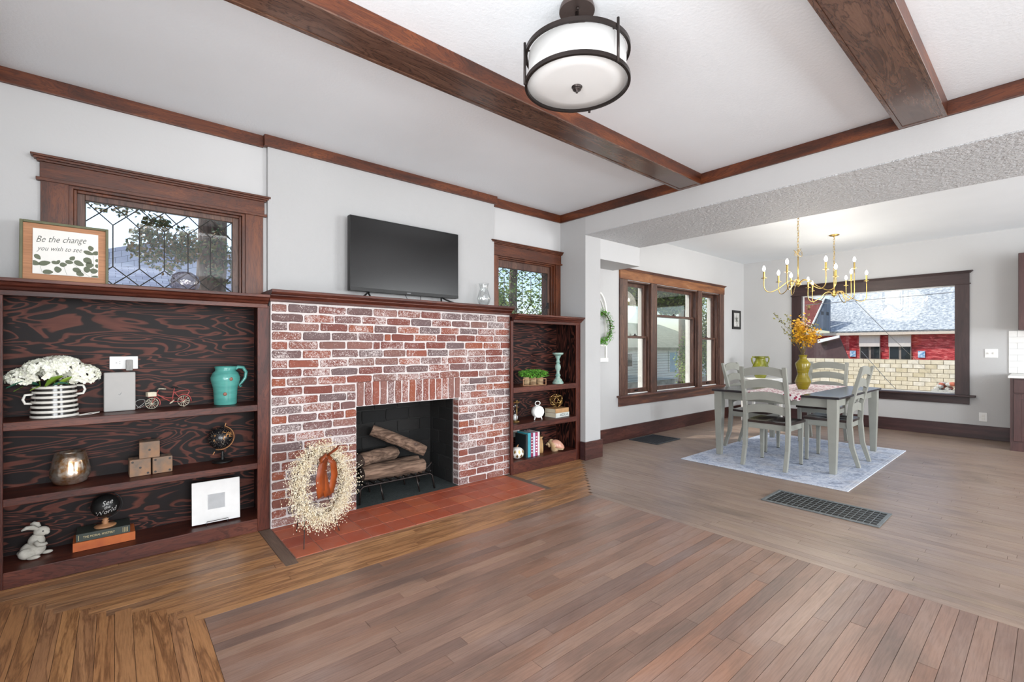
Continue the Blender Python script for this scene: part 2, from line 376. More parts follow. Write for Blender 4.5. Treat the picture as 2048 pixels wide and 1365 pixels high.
# baseboards
def base(n, mb, m): sobj(n, mb, m, bevel=0.004)
base('baseboard_column', MB().box(XH-0.02, 3.34, 0, 4.22, 3.36, 0.20).box(4.20, 3.36, 0, 4.22, YD, 0.20), M['basex'])
base('baseboard_left', MB().box(4.22, YD-0.02, 0, XB, YD, 0.185), M['basex'])
base('baseboard_back', MB().box(XB-0.02, 0.37, 0, XB, YD-0.02, 0.185), M['basey'])
base('baseboard_header_side', B(XH-0.02, 3.36, 0, XH, 3.42, 0.20), M['basey'])

# ------------------------------------------------------------------ floor: subfloor and planks
SEAM, FY, BX = 3.05, 2.54, 0.31
fl = sobj('floor', B(-0.7, -4.7, -0.12, XB, YD, -0.003), M['gap'])
rp = random.Random(3)
planks = []   # (key distance, corners polygon, material)
def clip_rows():
    w = 0.0625
    # border boards along x with 45 degree mitres at both ends
    y = FY
    while y < 3.52:
        y1 = min(y + w, 3.52); ym = (y + y1)/2
        xl = BX - (ym - FY)*1.0; xr = SEAM + (ym - FY)*1.02
        segs = [(xl, xr)]
        if ym > 2.9: segs = [(xl, 0.735), (2.937, xr)]
        for a, b in segs:
            x = a
            while x < b - 1e-3:
                x2 = min(b, x + rp.uniform(0.55, 1.7))
                if b - x2 < 0.25: x2 = b
                yield (x, y, x2, y1, 'oak'); x = x2
        y = y1
    # boards along y at left border
    x = BX
    while x > -0.5:
        x0 = max(-0.5, x - w); xm = (x + x0)/2; ytop = FY + (BX - xm) + w*0.9
        yy = ytop
        while yy > -4.5:
            y2 = max(-4.5, yy - rp.uniform(0.6, 1.6)); yield (x0, y2, x, yy, 'oaky'); yy = y2
        x = x0
    # field
    y = FY
    while y > -4.5:
        y0 = max(-4.5, y - w); x = BX - 0.0
        x -= 0
        first = True
        while x < SEAM - 1e-3:
            x2 = min(SEAM, x + rp.uniform(0.3 if first else 0.6, 1.8)); first = False
            if SEAM - x2 < 0.2: x2 = SEAM
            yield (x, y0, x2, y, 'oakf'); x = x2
        y = y0
    # dining side, boards along y
    x = SEAM
    while x < XB:
        x1 = min(XB, x + w); xm = (x+x1)/2
        top = min(YD, FY + (xm - SEAM)/1.02) if xm < XH - 0.02 else YD
        yy = -4.5
        while yy < top - 1e-3:
            y2 = min(top, yy + rp.uniform(0.6, 2.0))
            if top - y2 < 0.2: y2 = top
            yield (x, yy, x1, y2, 'oakd'); yy = y2
        x = x1
g = 0.0009
F2 = (math.cos(YAW), math.sin(YAW)); R2 = (math.sin(YAW), -math.cos(YAW))
def screen_area(q):
    pts = []
    for a in (0, 1/3, 2/3, 1):
        for b in (0, 1):
            x = q[0] + (q[2]-q[0])*a; y = q[1] + (q[3]-q[1])*b
            d = x*F2[0] + y*F2[1]; l = x*R2[0] + y*R2[1]
            if d > 1.73 and abs(l/d) < 1.11: pts.append(d)
    if not pts: return 0
    return (q[2]-q[0])*(q[3]-q[1]) * len(pts) / (sum(pts)/len(pts))**3
rows = list(clip_rows()); rows.sort(key=lambda q: -screen_area(q))
rest = {}
for i, q in enumerate(rows):
    x0, y0, x1, y1, mk = q
    t = rp.random(); dz = rp.uniform(-0.0004, 0.0004)
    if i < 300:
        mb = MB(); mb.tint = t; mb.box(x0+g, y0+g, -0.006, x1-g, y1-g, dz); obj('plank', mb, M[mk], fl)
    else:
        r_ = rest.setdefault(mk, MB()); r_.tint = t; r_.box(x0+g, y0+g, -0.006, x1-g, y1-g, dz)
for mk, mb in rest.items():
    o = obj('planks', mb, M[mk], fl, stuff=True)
M['oakg'] = wood('weathered_grey_plank', ['5a4a3e', '6f5d50', '82705f'], 'y', 1.2, 0.5, streak=9)
obj('plank', B(0.737, 2.84, -0.006, 0.806, 3.50, 0.0005), M['oakg'], fl)
obj('plank', B(2.875, 2.885, -0.006, 2.935, 3.45, 0.001), M['oakg'], fl)

# ------------------------------------------------------------------ windows
def hollow(mb, ax, x0, x1, z0, z1, w, y0, y1):
    """rectangular ring in plane normal to y (ax='y') or x (ax='x')"""
    def b(a, c, d, e):
        if ax == 'y': mb.box(a, y0, d, c, y1, e)
        else: mb.box(y0, a, d, y1, c, e)
    b(x0, x0+w, z0, z1); b(x1-w, x1, z0, z1); b(x0+w, x1-w, z0, z0+w); b(x0+w, x1-w, z1-w, z1); return mb
def cornice(mb, ax, x0, x1, z, y, d=0.035, h=0.035, sgn=-1):
    # stepped cap moulding
    for k, (o_, hh) in enumerate(((0.35, 0.0), (0.7, 0.33), (1.0, 0.66))):
        a = x0 - d*o_; b = x1 + d*o_
        if ax == 'y': mb.box(a, y + sgn*(0.022 + d*o_), z + h*hh, b, y, z + h*(hh+0.34))
        else: mb.box(y + sgn*(0.022 + d*o_), a, z + h*hh, y, b, z + h*(hh+0.34))
    return mb
def leaded_window(n, x0, x1, z0, z1, casL, casR, ztop, gx0, gx1, gz0, gz1, vx, zb, zt, cornx):
    w = struct('window_%d' % n)
    cw = 0.02
    # casing
    c = MB(); 
    if casL: c.box(casL, YW-cw, 1.60, x0, YW, z1)
    c.box(x1, YW-cw, 1.60, casR, YW, z1); obj('side_casing', c, M['trimwoodz'], w, bevel=0.002)
    h = MB().box(cornx[0]+0.035, YW-cw-0.004, z1, cornx[1]-0.035, YW, ztop); 
    h.box(cornx[0]+0.02, YW-cw-0.014, z1-0.006, cornx[1]-0.02, YW, z1+0.012)
    obj('head_casing', h, M['trimwood'], w, bevel=0.002)
    obj('cornice', cornice(MB(), 'y', cornx[0]+0.035, cornx[1]-0.035, ztop, YW), M['trimwood'], w, bevel=0.002)
    # jamb lining and stops
    j = MB(); hollow(j, 'y', x0, x1, 1.56, z1, 0.018, YW-0.005, YW+0.2); obj('jamb', j, M['trimwoodz'], w)
    j = MB(); hollow(j, 'y', x0+0.018, x1-0.018, 1.565, z1-0.018, 0.015, YW+0.02, YW+0.045); obj('stop_bead', j, M['trimwoodz'], w, bevel=0.003)
    # sash
    s = MB(); sx0, sx1, sz0, sz1 = x0+0.018, x1-0.018, 1.575, z1-0.018
    s.box(sx0, YW+0.05, sz0, gx0, YW+0.09, sz1).box(gx1, YW+0.05, sz0, sx1, YW+0.09, sz1).box(gx0, YW+0.05, sz0, gx1, YW+0.09, gz0).box(gx0, YW+0.05, gz1, gx1, YW+0.09, sz1)
    obj('sash', s, M['winz'], w, bevel=0.003)
    # lead cames + panes
    yg = YW+0.072; xs = [gx0] + vx + [gx1]
    sp = vx[1]-vx[0]; cm = MB()
    def line(a, b): cm.tube([(a[0], yg, a[1]), (b[0], yg, b[1])], 0.0034, 5)
    def pane(poly): 
        P = []
        for p in poly: P.append((min(max(p[0], gx0), gx1), p[1]))
        m_ = MB(); m_.prism(P, 'y', yg-0.0012, yg+0.0012); obj('pane', m_, M['leaded'], w)
    full = [vx[0]-sp] + vx + [vx[-1]+sp]
    for x in vx: line((x, zb), (x, zt))
    def cl(a, b):
        # clip segment to gx range
        (ax_, az), (bx_, bz) = a, b
        if ax_ > bx_: (ax_, az), (bx_, bz) = (bx_, bz), (ax_, az)
        if bx_ <= gx0 or ax_ >= gx1: return
        if ax_ < gx0: az += (bz-az)*(gx0-ax_)/(bx_-ax_); ax_ = gx0
        if bx_ > gx1: bz = az + (bz-az)*(gx1-ax_)/(bx_-ax_); bx_ = gx1
        line((ax_, az), (bx_, bz))
    ht, hb = gz1-zt, zb-gz0
    for x in full:
        for sg in (-1, 1):
            cl((x, zt), (x+sg*sp, zt+ht)); cl((x, zb), (x+sg*sp, zb-hb))
    for i in range(len(full)-1):
        a, b = full[i], full[i+1]; m_ = (a+b)/2
        pane([(a, zb), (m_, zb-hb/2), (b, zb), (b, zt), (m_, zt+ht/2), (a, zt)])
        pane([(a, gz1), (m_, zt+ht/2), (b, gz1)]); pane([(a, gz0), (b, gz0), (m_, zb-hb/2)])
    for x in full:
        if gx0 - sp/2 < x < gx1 + sp/2:
            pane([(x, zt), (x+sp/2, zt+ht/2), (x, gz1), (x-sp/2, zt+ht/2)])
            pane([(x, zb), (x-sp/2, zb-hb/2), (x, gz0), (x+sp/2, zb-hb/2)])
    hollow(cm, 'y', gx0, gx1, gz0, gz1, 0.004, yg-0.003, yg+0.003)
    obj('lead_cames', cm, M['lead'], w)
    return w
leaded_window(1, -0.206, 0.70, 1.56, 2.198, -0.322, 0.812, 2.30, -0.139, 0.632, 1.64, 2.135, [-0.012+0.1285*i for i in range(5)], 1.752, 2.010, (-0.36, 0.855))
w2 = leaded_window(2, 2.995, 3.85, 1.56, 2.20, 2.93, 3.925, 2.31, 3.045, 3.79, 1.60, 2.095, [3.15+0.13*i for i in range(5)], 1.737, 2.01, (2.89, 3.965))
obj('sash_latch', B(3.765, YW+0.035, 1.69, 3.785, YW+0.052, 1.76), M['black'], w2)
# triple window of the dining side
w3 = struct('window_3')
mull = [(5.10, 5.27), (5.84, 5.985), (7.19, 7.31), (7.93, 8.09)]
for a, b in mull:
    o = obj('casing', B(a, YD-0.022, 0.585, b, YD, 2.165), M['winz'], w3, bevel=0.003)
for a, b in mull[1:3]: obj('mullion', B(a+0.01, YD, 0.60, b-0.01, YD+0.2, 2.16), M['winz'], w3)
M['headx'] = wood('worn_head_casing', ['4c2c1c', '7a4a2a', '96623a', 'a08672'], 'x', 1.3, 0.5, streak=6)
obj('head_casing', MB().box(5.10, YD-0.026, 2.165, 8.10, YD, 2.285), M['headx'], w3, bevel=0.003)
obj('cornice', cornice(MB(), 'y', 5.10, 8.10, 2.285, YD, 0.03, 0.03), M['winx'], w3, bevel=0.002)
obj('stool', B(5.05, YD-0.075, 0.575, 8.17, YD+0.03, 0.60), M['winx'], w3, bevel=0.006)
obj('apron', B(5.08, YD-0.02, 0.455, 8.12, YD, 0.575), M['winx'], w3, bevel=0.003)
obj('outer_sill', MB().box(5.27, YD+0.03, 0.58, 7.93, YD+0.24, 0.612), M['white'], w3)
M['jambw'] = plain('exterior_jamb_white', 'e9e6dd', 0.6, 0, 0.06)
for (a, b, zr) in ((5.27, 5.85, 1.39), (5.975, 7.20, 1.715), (7.30, 7.93, 1.392)):
    j = MB(); j.box(a, YD, 0.60, a+0.018, YD+0.122, 2.16).box(b-0.018, YD, 0.60, b, YD+0.122, 2.16).box(a, YD, 2.142, b, YD+0.122, 2.16)
    j.box(a+0.018, YD+0.012, 0.6, a+0.03, YD+0.03, 2.142).box(b-0.03, YD+0.012, 0.6, b-0.018, YD+0.03, 2.142)
    obj('jamb', j, M['winz'], w3)
    j = MB(); j.box(a, YD+0.122, 0.60, a+0.018, YD+0.20, 2.16).box(b-0.022, YD+0.122, 0.60, b, YD+0.20, 2.16).box(a, YD+0.122, 2.14, b, YD+0.20, 2.16)
    obj('outer_jamb', j, M['jambw'], w3)
    for nm, z0, z1, y0 in (('upper_sash', zr-0.02, 2.142, YD+0.085), ('lower_sash', 0.612, zr+0.015, YD+0.048)):
        s = MB(); x0, x1 = a+0.018, b-0.018
        s.box(x0, y0, z0, x0+0.035, y0+0.035, z1).box(x1-0.035, y0, z0, x1, y0+0.035, z1)
        lo = 0.06 if nm == 'lower_sash' else 0.03; hi = 0.03 if nm == 'lower_sash' else 0.045
        s.box(x0+0.035, y0, z0, x1-0.035, y0+0.035, z0+lo).box(x0+0.035, y0, z1-hi, x1-0.035, y0+0.035, z1)
        sh = obj(nm, s, M['winz'], w3, bevel=0.003)
        obj('pane', B(x0+0.035, y0+0.015, z0+lo, x1-0.035, y0+0.019, z1-hi), M['glass'], sh)
    xm = (a+b)/2
    obj('sash_lock', MB().box(xm-0.03, YD+0.05, zr+0.015, xm+0.03, YD+0.08, zr+0.025).lathe([(0.012, 0), (0.012, 0.02), (0.004, 0.026)], 8, (xm, YD+0.065, zr+0.022)), M['bronze'], w3)
    if b - a < 1: obj('sash_lift', MB().box(xm-0.035, YD+0.035, 0.632, xm+0.035, YD+0.05, 0.655), M['bronze'], w3)
# picture window on the far wall
w4 = struct('window_4')
xa = XB
obj('side_casing', MB().box(xa-0.022, 2.80, 0.585, xa, 2.955, 2.14).box(xa-0.022, 0.752, 0.585, xa, 0.90, 2.14), M['darkz'], w4, bevel=0.003)
obj('head_casing', MB().box(xa-0.026, 0.752, 2.12, xa, 2.955, 2.272).box(xa-0.036, 0.74, 2.118, xa, 2.967, 2.132), M['darky'], w4, bevel=0.002)
obj('cornice', cornice(MB(), 'x', 0.752, 2.955, 2.272, xa, 0.035, 0.032), M['darky'], w4, bevel=0.002)
obj('stool', B(xa-0.075, 0.69, 0.56, xa+0.03, 3.02, 0.588), M['darky'], w4, bevel=0.005)
obj('apron', B(xa-0.02, 0.752, 0.458, xa, 2.955, 0.56), M['darky'], w4, bevel=0.003)
j = MB(); hollow(j, 'x', 0.87, 2.83, 0.57, 2.14, 0.02, xa, xa+0.12); obj('jamb', j, M['darkz'], w4)
j = MB(); hollow(j, 'x', 0.89, 2.81, 0.59, 2.12, 0.014, xa+0.07, xa+0.10); obj('vinyl_frame', j, M['white'], w4)
obj('pane', B(xa+0.082, 0.904, 0.604, xa+0.086, 2.796, 2.106), M['glass'], w4)

# ------------------------------------------------------------------ fireplace
FP = thing('fireplace', 'whitewashed red brick fireplace under a dark wooden mantel shelf', 'fireplace', (0.808, 3.48, 0))
X0, Y0 = 0.808, 3.48
def L(x, y=0, z=0): return (x-X0, y-Y0, z)
FW = 2.142                     # brick face width
OX0, OX1, OZ = 0.598, 1.542, 0.79   # opening
m = MB(); d = 0.006
m.box(0, d, 0.0, OX0, 0.26, 1.565).box(OX1, d, 0, FW, 0.26, 1.565).box(OX0, d, OZ, OX1, 0.26, 1.565)
obj('mortar', m, M['mortar'], FP)
rb = random.Random(11)
def brickmesh(seed):
    r = random.Random(seed); j = lambda a: r.uniform(-a, a)
    m_ = MB(); vs = []
    # unit brick: x 0..1, z 0..1, y 0 (front) .. 1 (back); rounded, uneven arrises
    ring = [(0.03,0.0),(0.35,0.0),(0.68,0.0),(0.97,0.0),(1.0,0.2),(1.0,0.8),(0.97,1.0),(0.66,1.0),(0.33,1.0),(0.03,1.0),(0.0,0.8),(0.0,0.2)]
    ring = [(x + j(0.012), z + j(0.05)) for x, z in ring]
    ins = [(0.5+(x-0.5)*0.955, 0.5+(z-0.5)*0.86) for x, z in ring]
    n = len(ring)
    vs = [(x, 0.0 + abs(j(0.03)), z) for x, z in ins] + [(x, 0.22, z) for x, z in ring] + [(x, 1.0, z) for x, z in ring]
    fs = [tuple(range(n))]
    for k in (0, 1):
        for i in range(n): fs.append((k*n+i, (k+1)*n+i, (k+1)*n+(i+1) % n, k*n+(i+1) % n))
    m_.add(vs, fs); return m_.mesh('brick')
BM = [brickmesh(i) for i in range(10)]
for b_ in BM: b_.materials.append(M['brick'])
FBM = [brickmesh(50+i) for i in range(3)]
for b_ in FBM: b_.materials.append(M['firebrick'])
def brick(x, z, w, h, y=-0.003, dep=0.03, parent=FP, rot=None, meshes=BM, yrot=0):
    o = bpy.data.objects.new('brick', rb.choice(meshes)); COL.objects.link(o); o.parent = parent
    o.location = (x, y + rb.uniform(-0.0015, 0.0015), z); o.scale = (w, dep, h)
    if rot: o.rotation_euler = rot
    return o
CH = 1.553/24; BH = CH-0.0115; J = 0.011; PIT = 0.208
nb = 0
for r_ in range(24):
    z = 0.006 + r_*CH; x = 0.006
    if r_ % 2 == 0: x = 0.006; first = PIT-J
    else: first = 0.093
    ws = [first]
    spans = []
    zt_ = z + BH
    def lay(a, b, start):
        cx = a; w = start; c = 0
        while cx < b - 0.012:
            ww = w + rb.uniform(-0.008, 0.008)
            if rb.random() < 0.05: ww = 0.05
            ww = min(ww, b - cx)
            if b - (cx + ww) < 0.035: ww = b - cx
            brick(cx, z + rb.uniform(-0.002, 0.002), ww, BH + rb.uniform(-0.003, 0.002)); cx += ww + J; w = PIT - J
    if zt_ < OZ - 0.0: lay(0.006, OX0 - 0.002, first); lay(OX1 + 0.002, FW-0.004, 0.19 if r_ % 2 else 0.10)
    elif z < 0.985 - BH*0.5: lay(0.006, OX0 - 0.008, first); lay(OX1 + 0.022, FW-0.004, 0.17 if r_ % 2 else 0.09)
    else: lay(0.006, FW-0.004, first)
sw = (OX1 + 0.016 - OX0)/15
for i in range(15):
    # soldier course
    o = brick(OX0 + i*sw + sw - 0.006, OZ + 0.004, 0.185 + rb.uniform(-0.004, 0.003), sw - 0.011, rot=(0, -PI/2, 0))
# reveal bricks on the inner faces of the opening
for r_ in range(12):
    z = 0.006 + r_*CH
    for k, (yy, ww) in enumerate(((0.010, 0.08),)):
        o = brick(0, z, 1, 1); o.rotation_euler = (0, 0, -PI/2); o.location = (OX1 - 0.004, yy + ww, z); o.scale = (ww, 0.03, BH)
        o = brick(0, z, 1, 1); o.rotation_euler = (0, 0, PI/2); o.location = (OX0 + 0.004, yy, z); o.scale = (ww, 0.03, BH)
# firebox
m = MB(); m.box(OX0-0.01, 0.10, -0.01, OX0+0.012, 0.52, 0.95).box(OX1-0.012+0.01, 0.10, -0.01, OX1+0.03, 0.52, 0.95).box(OX0, 0.50, -0.01, OX1, 0.54, 0.95).box(OX0, 0.10, 0.93, OX1, 0.52, 0.96)
obj('firebox_lining', m, M['soot'], FP)
for r_ in range(8):
    z = 0.004 + r_*0.114; off = 0.0 if r_ % 2 else -0.115; x = OX0 + 0.014 + off
    while x < OX1 - 0.02:
        a = max(x, OX0+0.014); b = min(x+0.224, OX1-0.004)
        if b - a > 0.02: brick(a, z, b-a, 0.108, y=0.49, dep=0.012, meshes=FBM)
        x += 0.231
    yy = 0.105 + (0.0 if r_ % 2 else -0.115)
    while yy < 0.49:
        a = max(yy, 0.105); b = min(yy+0.224, 0.49)
        if b - a > 0.02:
            o = brick(OX1, z, 1, 1, meshes=FBM); o.rotation_euler = (0,0,-PI/2); o.location = (OX1-0.008, b, z); o.scale = (b-a, 0.012, 0.108)
            if r_ < 8:
                o = brick(OX0, z, 1, 1, meshes=FBM); o.rotation_euler = (0,0,PI/2); o.location = (OX0+0.018, a, z); o.scale = (b-a, 0.012, 0.108)
        yy += 0.231
obj('firebox_floor', B(OX0-0.001, 0.006, -0.004, OX1+0.001, 0.51, 0.003), M['ash'], FP)
# hearth of terracotta tiles
HT = thing('hearth', 'terracotta tile hearth set into the floor before the brick fireplace', 'hearth', (X0, Y0, 0))
obj('grout_bed', B(0.0, -0.575, -0.005, 2.065, 0.004, 0.0015), M['grout'], HT)
tw = 2.06/13
for i in range(13):
    for k in range(4):
        yy0 = -0.572 + k*0.168; yy1 = min(yy0 + 0.163, 0.004)
        xx0 = 0.004 + i*tw; o = MB(); zt = 0.004 + rb.uniform(-0.0006, 0.0006)
        c_ = 0.0015
        if k == 3: yy1 = 0.0
        vs = [(xx0, yy0, 0), (xx0+tw-0.005, yy0, 0), (xx0+tw-0.005, yy1, 0), (xx0, yy1, 0)]
        vs += [(xx0, yy0, zt-c_), (xx0+tw-0.005, yy0, zt-c_), (xx0+tw-0.005, yy1, zt-c_), (xx0, yy1, zt-c_)]
        vs += [(xx0+c_, yy0+c_, zt), (xx0+tw-0.005-c_, yy0+c_, zt), (xx0+tw-0.005-c_, yy1-c_, zt), (xx0+c_, yy1-c_, zt)]
        o.add(vs, [(0,3,2,1),(0,1,5,4),(1,2,6,5),(2,3,7,6),(3,0,4,7),(4,5,9,8),(5,6,10,9),(6,7,11,10),(7,4,8,11),(8,9,10,11)])
        if yy1 - yy0 > 0.03: obj('tile', o, M['tile'], HT)
# mantel: stacked mouldings
m = MB()
prof = [(0.0, 1.562), (-0.022, 1.562), (-0.022, 1.580), (-0.034, 1.592), (-0.050, 1.600), (-0.050, 1.608), (-0.066, 1.612), (-0.082, 1.622), (-0.082, 1.640), (0.218, 1.640), (0.218, 1.562)]
m.prism([(p[0], p[1]) for p in prof], 'x', -0.012, FW+0.0)
obj('mantel_shelf', m, M['shelfx'], FP, bevel=0.002)

# ------------------------------------------------------------------ built-in bookcases
def bookcase(name, label, x0, x1, yf, zs, zb, st, en, topz, ends, ins=(0.035, 0.035)):
    t = thing(name, label, 'bookcase', (x0, yf, 0)); W_ = x1-x0; D = 3.795-yf
    a, b = st; ib = W_-b
    obj('stile', B(0, 0, 0, a, 0.02, topz-0.07), M['shelfz'], t, bevel=0.002)
    obj('stile', B(ib, 0, 0, W_, 0.02, topz-0.07), M['shelfz'], t, bevel=0.002)
    obj('side_panel', B(a-ins[0]-0.01, 0.021, 0.0, a-ins[0], D-0.012, topz-0.05), M['plyz'], t)
    obj('side_panel', B(ib+ins[1], 0.021, 0.0, ib+ins[1]+0.01, D-0.012, topz-0.05), M['plyz'], t)
    obj('back_panel', B(a-ins[0], D-0.012, 0.0, ib+ins[1], D-0.002, topz-0.05), M['plyx'], t)
    obj('top_board', B(a-ins[0]-0.01, 0.021, topz-0.05, ib+ins[1]+0.01, D-0.002, topz-0.032), M['plyx'], t)
    for (zt, zbm) in zs:
        s = MB().box(a-ins[0], 0.002, zt-0.022, ib+ins[1], D-0.012, zt)
        obj('shelf', s, M['shelfx'], t)
        obj('shelf_edge', B(a, -0.004, zbm, ib, 0.012, zt+0.0005), M['shelfx'], t, bevel=0.003)
    obj('bottom_shelf', B(a-ins[0], 0.012, zb-0.02, ib+ins[1], D-0.012, zb), M['shelfx'], t)
    obj('base_rail', B(a, -0.002, 0.0, ib, 0.012, zb+0.001), M['shelfx'], t, bevel=0.003)
    m = MB(); e0, e1 = ends; tz = topz
    prof = [(0.02, tz-0.085), (-0.004, tz-0.085), (-0.004, tz-0.058), (-0.02, tz-0.055), (-0.028, tz-0.042), (-0.045, tz-0.034), (-0.055, tz-0.02), (-0.075, tz-0.018), (-0.075, tz), (0.23, tz), (0.23, tz-0.03), (0.02, tz-0.03)]
    m.prism(prof, 'x', e0, e1); obj('top_moulding', m, M['shelfx'], t, bevel=0.002)
    return t
bcl = bookcase('bookcase', 'wide built-in bookcase of dark red-brown wood left of the fireplace', -0.495, 0.806, 3.505, [(0.859, 0.816), (0.465, 0.425)], 0.086, (0.055, 0.075), 0, 1.602, (0.004, 1.288))
bcr = bookcase('bookcase', 'narrow built-in bookcase of dark wood right of the fireplace', 2.922, 3.938, 3.43, [(0.852, 0.798), (0.485, 0.432)], 0.12, (0.03, 0.07), 0, 1.575, (0.03, 1.012), ins=(-0.012, 0.05))

# ------------------------------------------------------------------ ceiling lamp in the living room
t = thing('drum_ceiling_light', 'round ceiling light with white drum shade and dark bronze rings', 'ceiling light', (1.572, 1.39, 2.5))
obj('ceiling_plate', MB().lathe([(0.079, 0.252), (0.079, 0.262), (0.074, 0.279), (0.0, 0.279)], 36).lathe([(0.0, 0.2519), (0.079, 0.252)], 36, cap=False), M['canopy'], t, auto=True)
obj('screw_cap', MB().lathe([(0.0, -0.008), (0.006, -0.006), (0.006, 0.001)], 10, (-0.02, -0.022, 0.251)), M['bronze'], t, smooth=True)
obj('stem', MB().tube([(0, 0, 0.06), (0, 0, 0.26)], 0.008, 10), M['bronze'], t, smooth=True)
RD = 0.222
for z in (-0.072, 0.062):
    pr = [(RD, z-0.009), (RD+0.012, z-0.009), (RD+0.012, z+0.009), (RD, z+0.009), (RD, z-0.009)]
    obj('ring', MB().lathe(pr, 64, cap=False), M['bronze'], t, auto=True)
M['shade'] = None
sm = N('frosted_white_shade'); sm.b.inputs['Base Color'].default_value = s2l('c2c2c1'); sm.b.inputs['Roughness'].default_value = 0.35
sm.b.inputs['Emission Color'].default_value = (1, 0.985, 0.96, 1)
gm = sm.math('ADD', sm.math('MULTIPLY', sm.noise(sm.coord((1,1,1)), 3.5, 1), 0.16), 0.10); sm.l.new(gm, sm.b.inputs['Emission Strength']); M['shade'] = sm.m
obj('drum_shade', MB().lathe([(RD-0.006, -0.06), (RD-0.006, 0.055), (RD-0.009, 0.055), (RD-0.009, -0.06), (RD-0.006, -0.06)], 64, cap=False), M['shade'], t, smooth=True)
obj('diffuser', MB().lathe([(0.0, -0.083), (0.08, -0.0815), (0.15, -0.078), (RD-0.002, -0.070), (RD-0.004, -0.067), (0, -0.076)], 64, cap=False), M['shade'], t, smooth=True)
obj('finial', MB().lathe([(0.0, -0.112), (0.006, -0.110), (0.004, -0.104), (0.018, -0.098), (0.020, -0.092), (0.014, -0.090), (0.024, -0.086), (0.024, -0.080), (0, -0.08)], 20, cap=False), M['bronze'], t, smooth=True)
for k in range(3):
    a = math.radians(-93.5 + 120*k); x, y = (RD+0.014)*math.cos(a), (RD+0.014)*math.sin(a)
    obj('rod', MB().tube([(x, y, -0.088), (x, y, 0.095)], 0.006, 8), M['bronze'], t, smooth=True)
    obj('spoke', MB().tube([(0, 0, 0.066), (x*0.95, y*0.95, 0.062)], 0.004, 6), M['bronze'], t)

# ------------------------------------------------------------------ chandeliers
M['bulb'] = emis('lit_candle_bulb', 'fffaf0', 14.0)
def chandelier(label, hub, arms, chain_top, canopy):
    """arms: (lateral, depth, z of bulb centre) relative to the hub, in metres, along the view axes of the room"""
    hx, hy, hz = hub
    t = thing('chandelier', label, 'chandelier', (hx, hy, hz))
    obj('stem', MB().tube([(0, 0, 0), (0, 0, 0.33)], 0.007, 8), M['brass'], t, smooth=True)
    obj('hub', MB().lathe([(0, -0.03), (0.008, -0.026), (0.006, -0.018), (0.03, -0.006), (0.032, 0.008), (0.012, 0.02), (0.02, 0.04), (0.01, 0.07), (0, 0.07)], 16), M['brass'], t, smooth=True)
    for l, dd, zb in arms:
        ex = l*math.sin(YAW) + dd*math.cos(YAW); ey = -l*math.cos(YAW) + dd*math.sin(YAW)
        rr = math.hypot(ex, ey); ux, uy = ex/rr, ey/rr; ze = zb - hz
        cup = ze - 0.115
        pts = []
        P = [(0.0, 0.0), (0.06, 0.045), (0.12, 0.035), (rr*0.55, -0.04), (rr*0.78, -0.085), (rr*0.93, -0.075), (rr, -0.02), (rr, cup)]
        if cup < 0.0: P[-2] = (rr, cup-0.04)
        for i in range(len(P)-1):
            p0 = P[max(0, i-1)]; p1 = P[i]; p2 = P[i+1]; p3 = P[min(len(P)-1, i+2)]
            for k in range(4):
                u = k/4
                q = [0.5*((2*p1[c]) + (-p0[c]+p2[c])*u + (2*p0[c]-5*p1[c]+4*p2[c]-p3[c])*u*u + (-p0[c]+3*p1[c]-3*p2[c]+p3[c])*u**3) for c in (0, 1)]
                pts.append((ux*q[0], uy*q[0], q[1]))
        pts.append((ex, ey, cup))
        am = obj('arm', MB().tube(pts, 0.0048, 7), M['brass'], t, smooth=True)
        obj('drip_cup', MB().lathe([(0.0, -0.014), (0.008, -0.012), (0.009, -0.002), (0.030, 0.0), (0.031, 0.004), (0.0, 0.004)], 16, (ex, ey, cup)), M['brass'], am, auto=True)
        obj('candle_sleeve', MB().lathe([(0.0105, 0.004), (0.0105, 0.082), (0.0, 0.082)], 12, (ex, ey, cup)), M['brass'], am, auto=True)
        obj('bulb', MB().lathe([(0.006, 0.082), (0.010, 0.088), (0.0165, 0.105), (0.0155, 0.122), (0.009, 0.14), (0.0, 0.152)], 12, (ex, ey, cup)), M['bulb'], am, smooth=True)
    # chain
    zt = chain_top - hz; z = 0.33; k = 0; ch = MB()
    while z < zt - 0.01:
        lk = []; h = min(0.042, zt - z + 0.008)
        for i in range(12):
            a = 2*PI*i/12; xx = 0.009*math.cos(a); zz = z + h/2 + h/2*math.sin(a)
            lk.append((xx, 0, zz) if k % 2 else (0, xx, zz))
        ch.tube(lk, 0.0022, 5, closed=True); z += 0.034; k += 1
    obj('chain', ch, M['brass'], t, smooth=True)
    cz = zt
    obj('canopy', MB().lathe([(0.006, cz-0.03), (0.012, cz-0.02), (0.045, cz-0.014), (0.062, cz-0.006), (0.062, cz), (0, cz)], 28), M['brass'], t, auto=True)
    w = []
    for i in range(26):
        a = i/25; w.append((0.012*math.sin(a*19), 0.012*math.cos(a*17), 0.33 + a*(zt-0.35)))
    obj('wire', MB().tube(w, 0.0016, 5), M['brass'], t, smooth=True)
    if canopy:
        lp = [(0.05*math.sin(i*0.55)*(1-i/40), 0.035*math.cos(i*0.7), 0.36 + 0.04*math.sin(i*0.9) + 0.001*i) for i in range(24)]
        obj('wire_knot', MB().tube(lp, 0.002, 5), M['brass'], t, smooth=True)
    for k in range(2):
        p = bpy.data.lights.new('chandelier_glow', 'POINT'); p.energy = 9; p.shadow_soft_size = 0.35; p.color = (1, 0.93, 0.82)
        po = bpy.data.objects.new('chandelier_glow', p); COL.objects.link(po); po.location = (hx + 0.25*(k*2-1), hy, hz + 0.12)
    return t
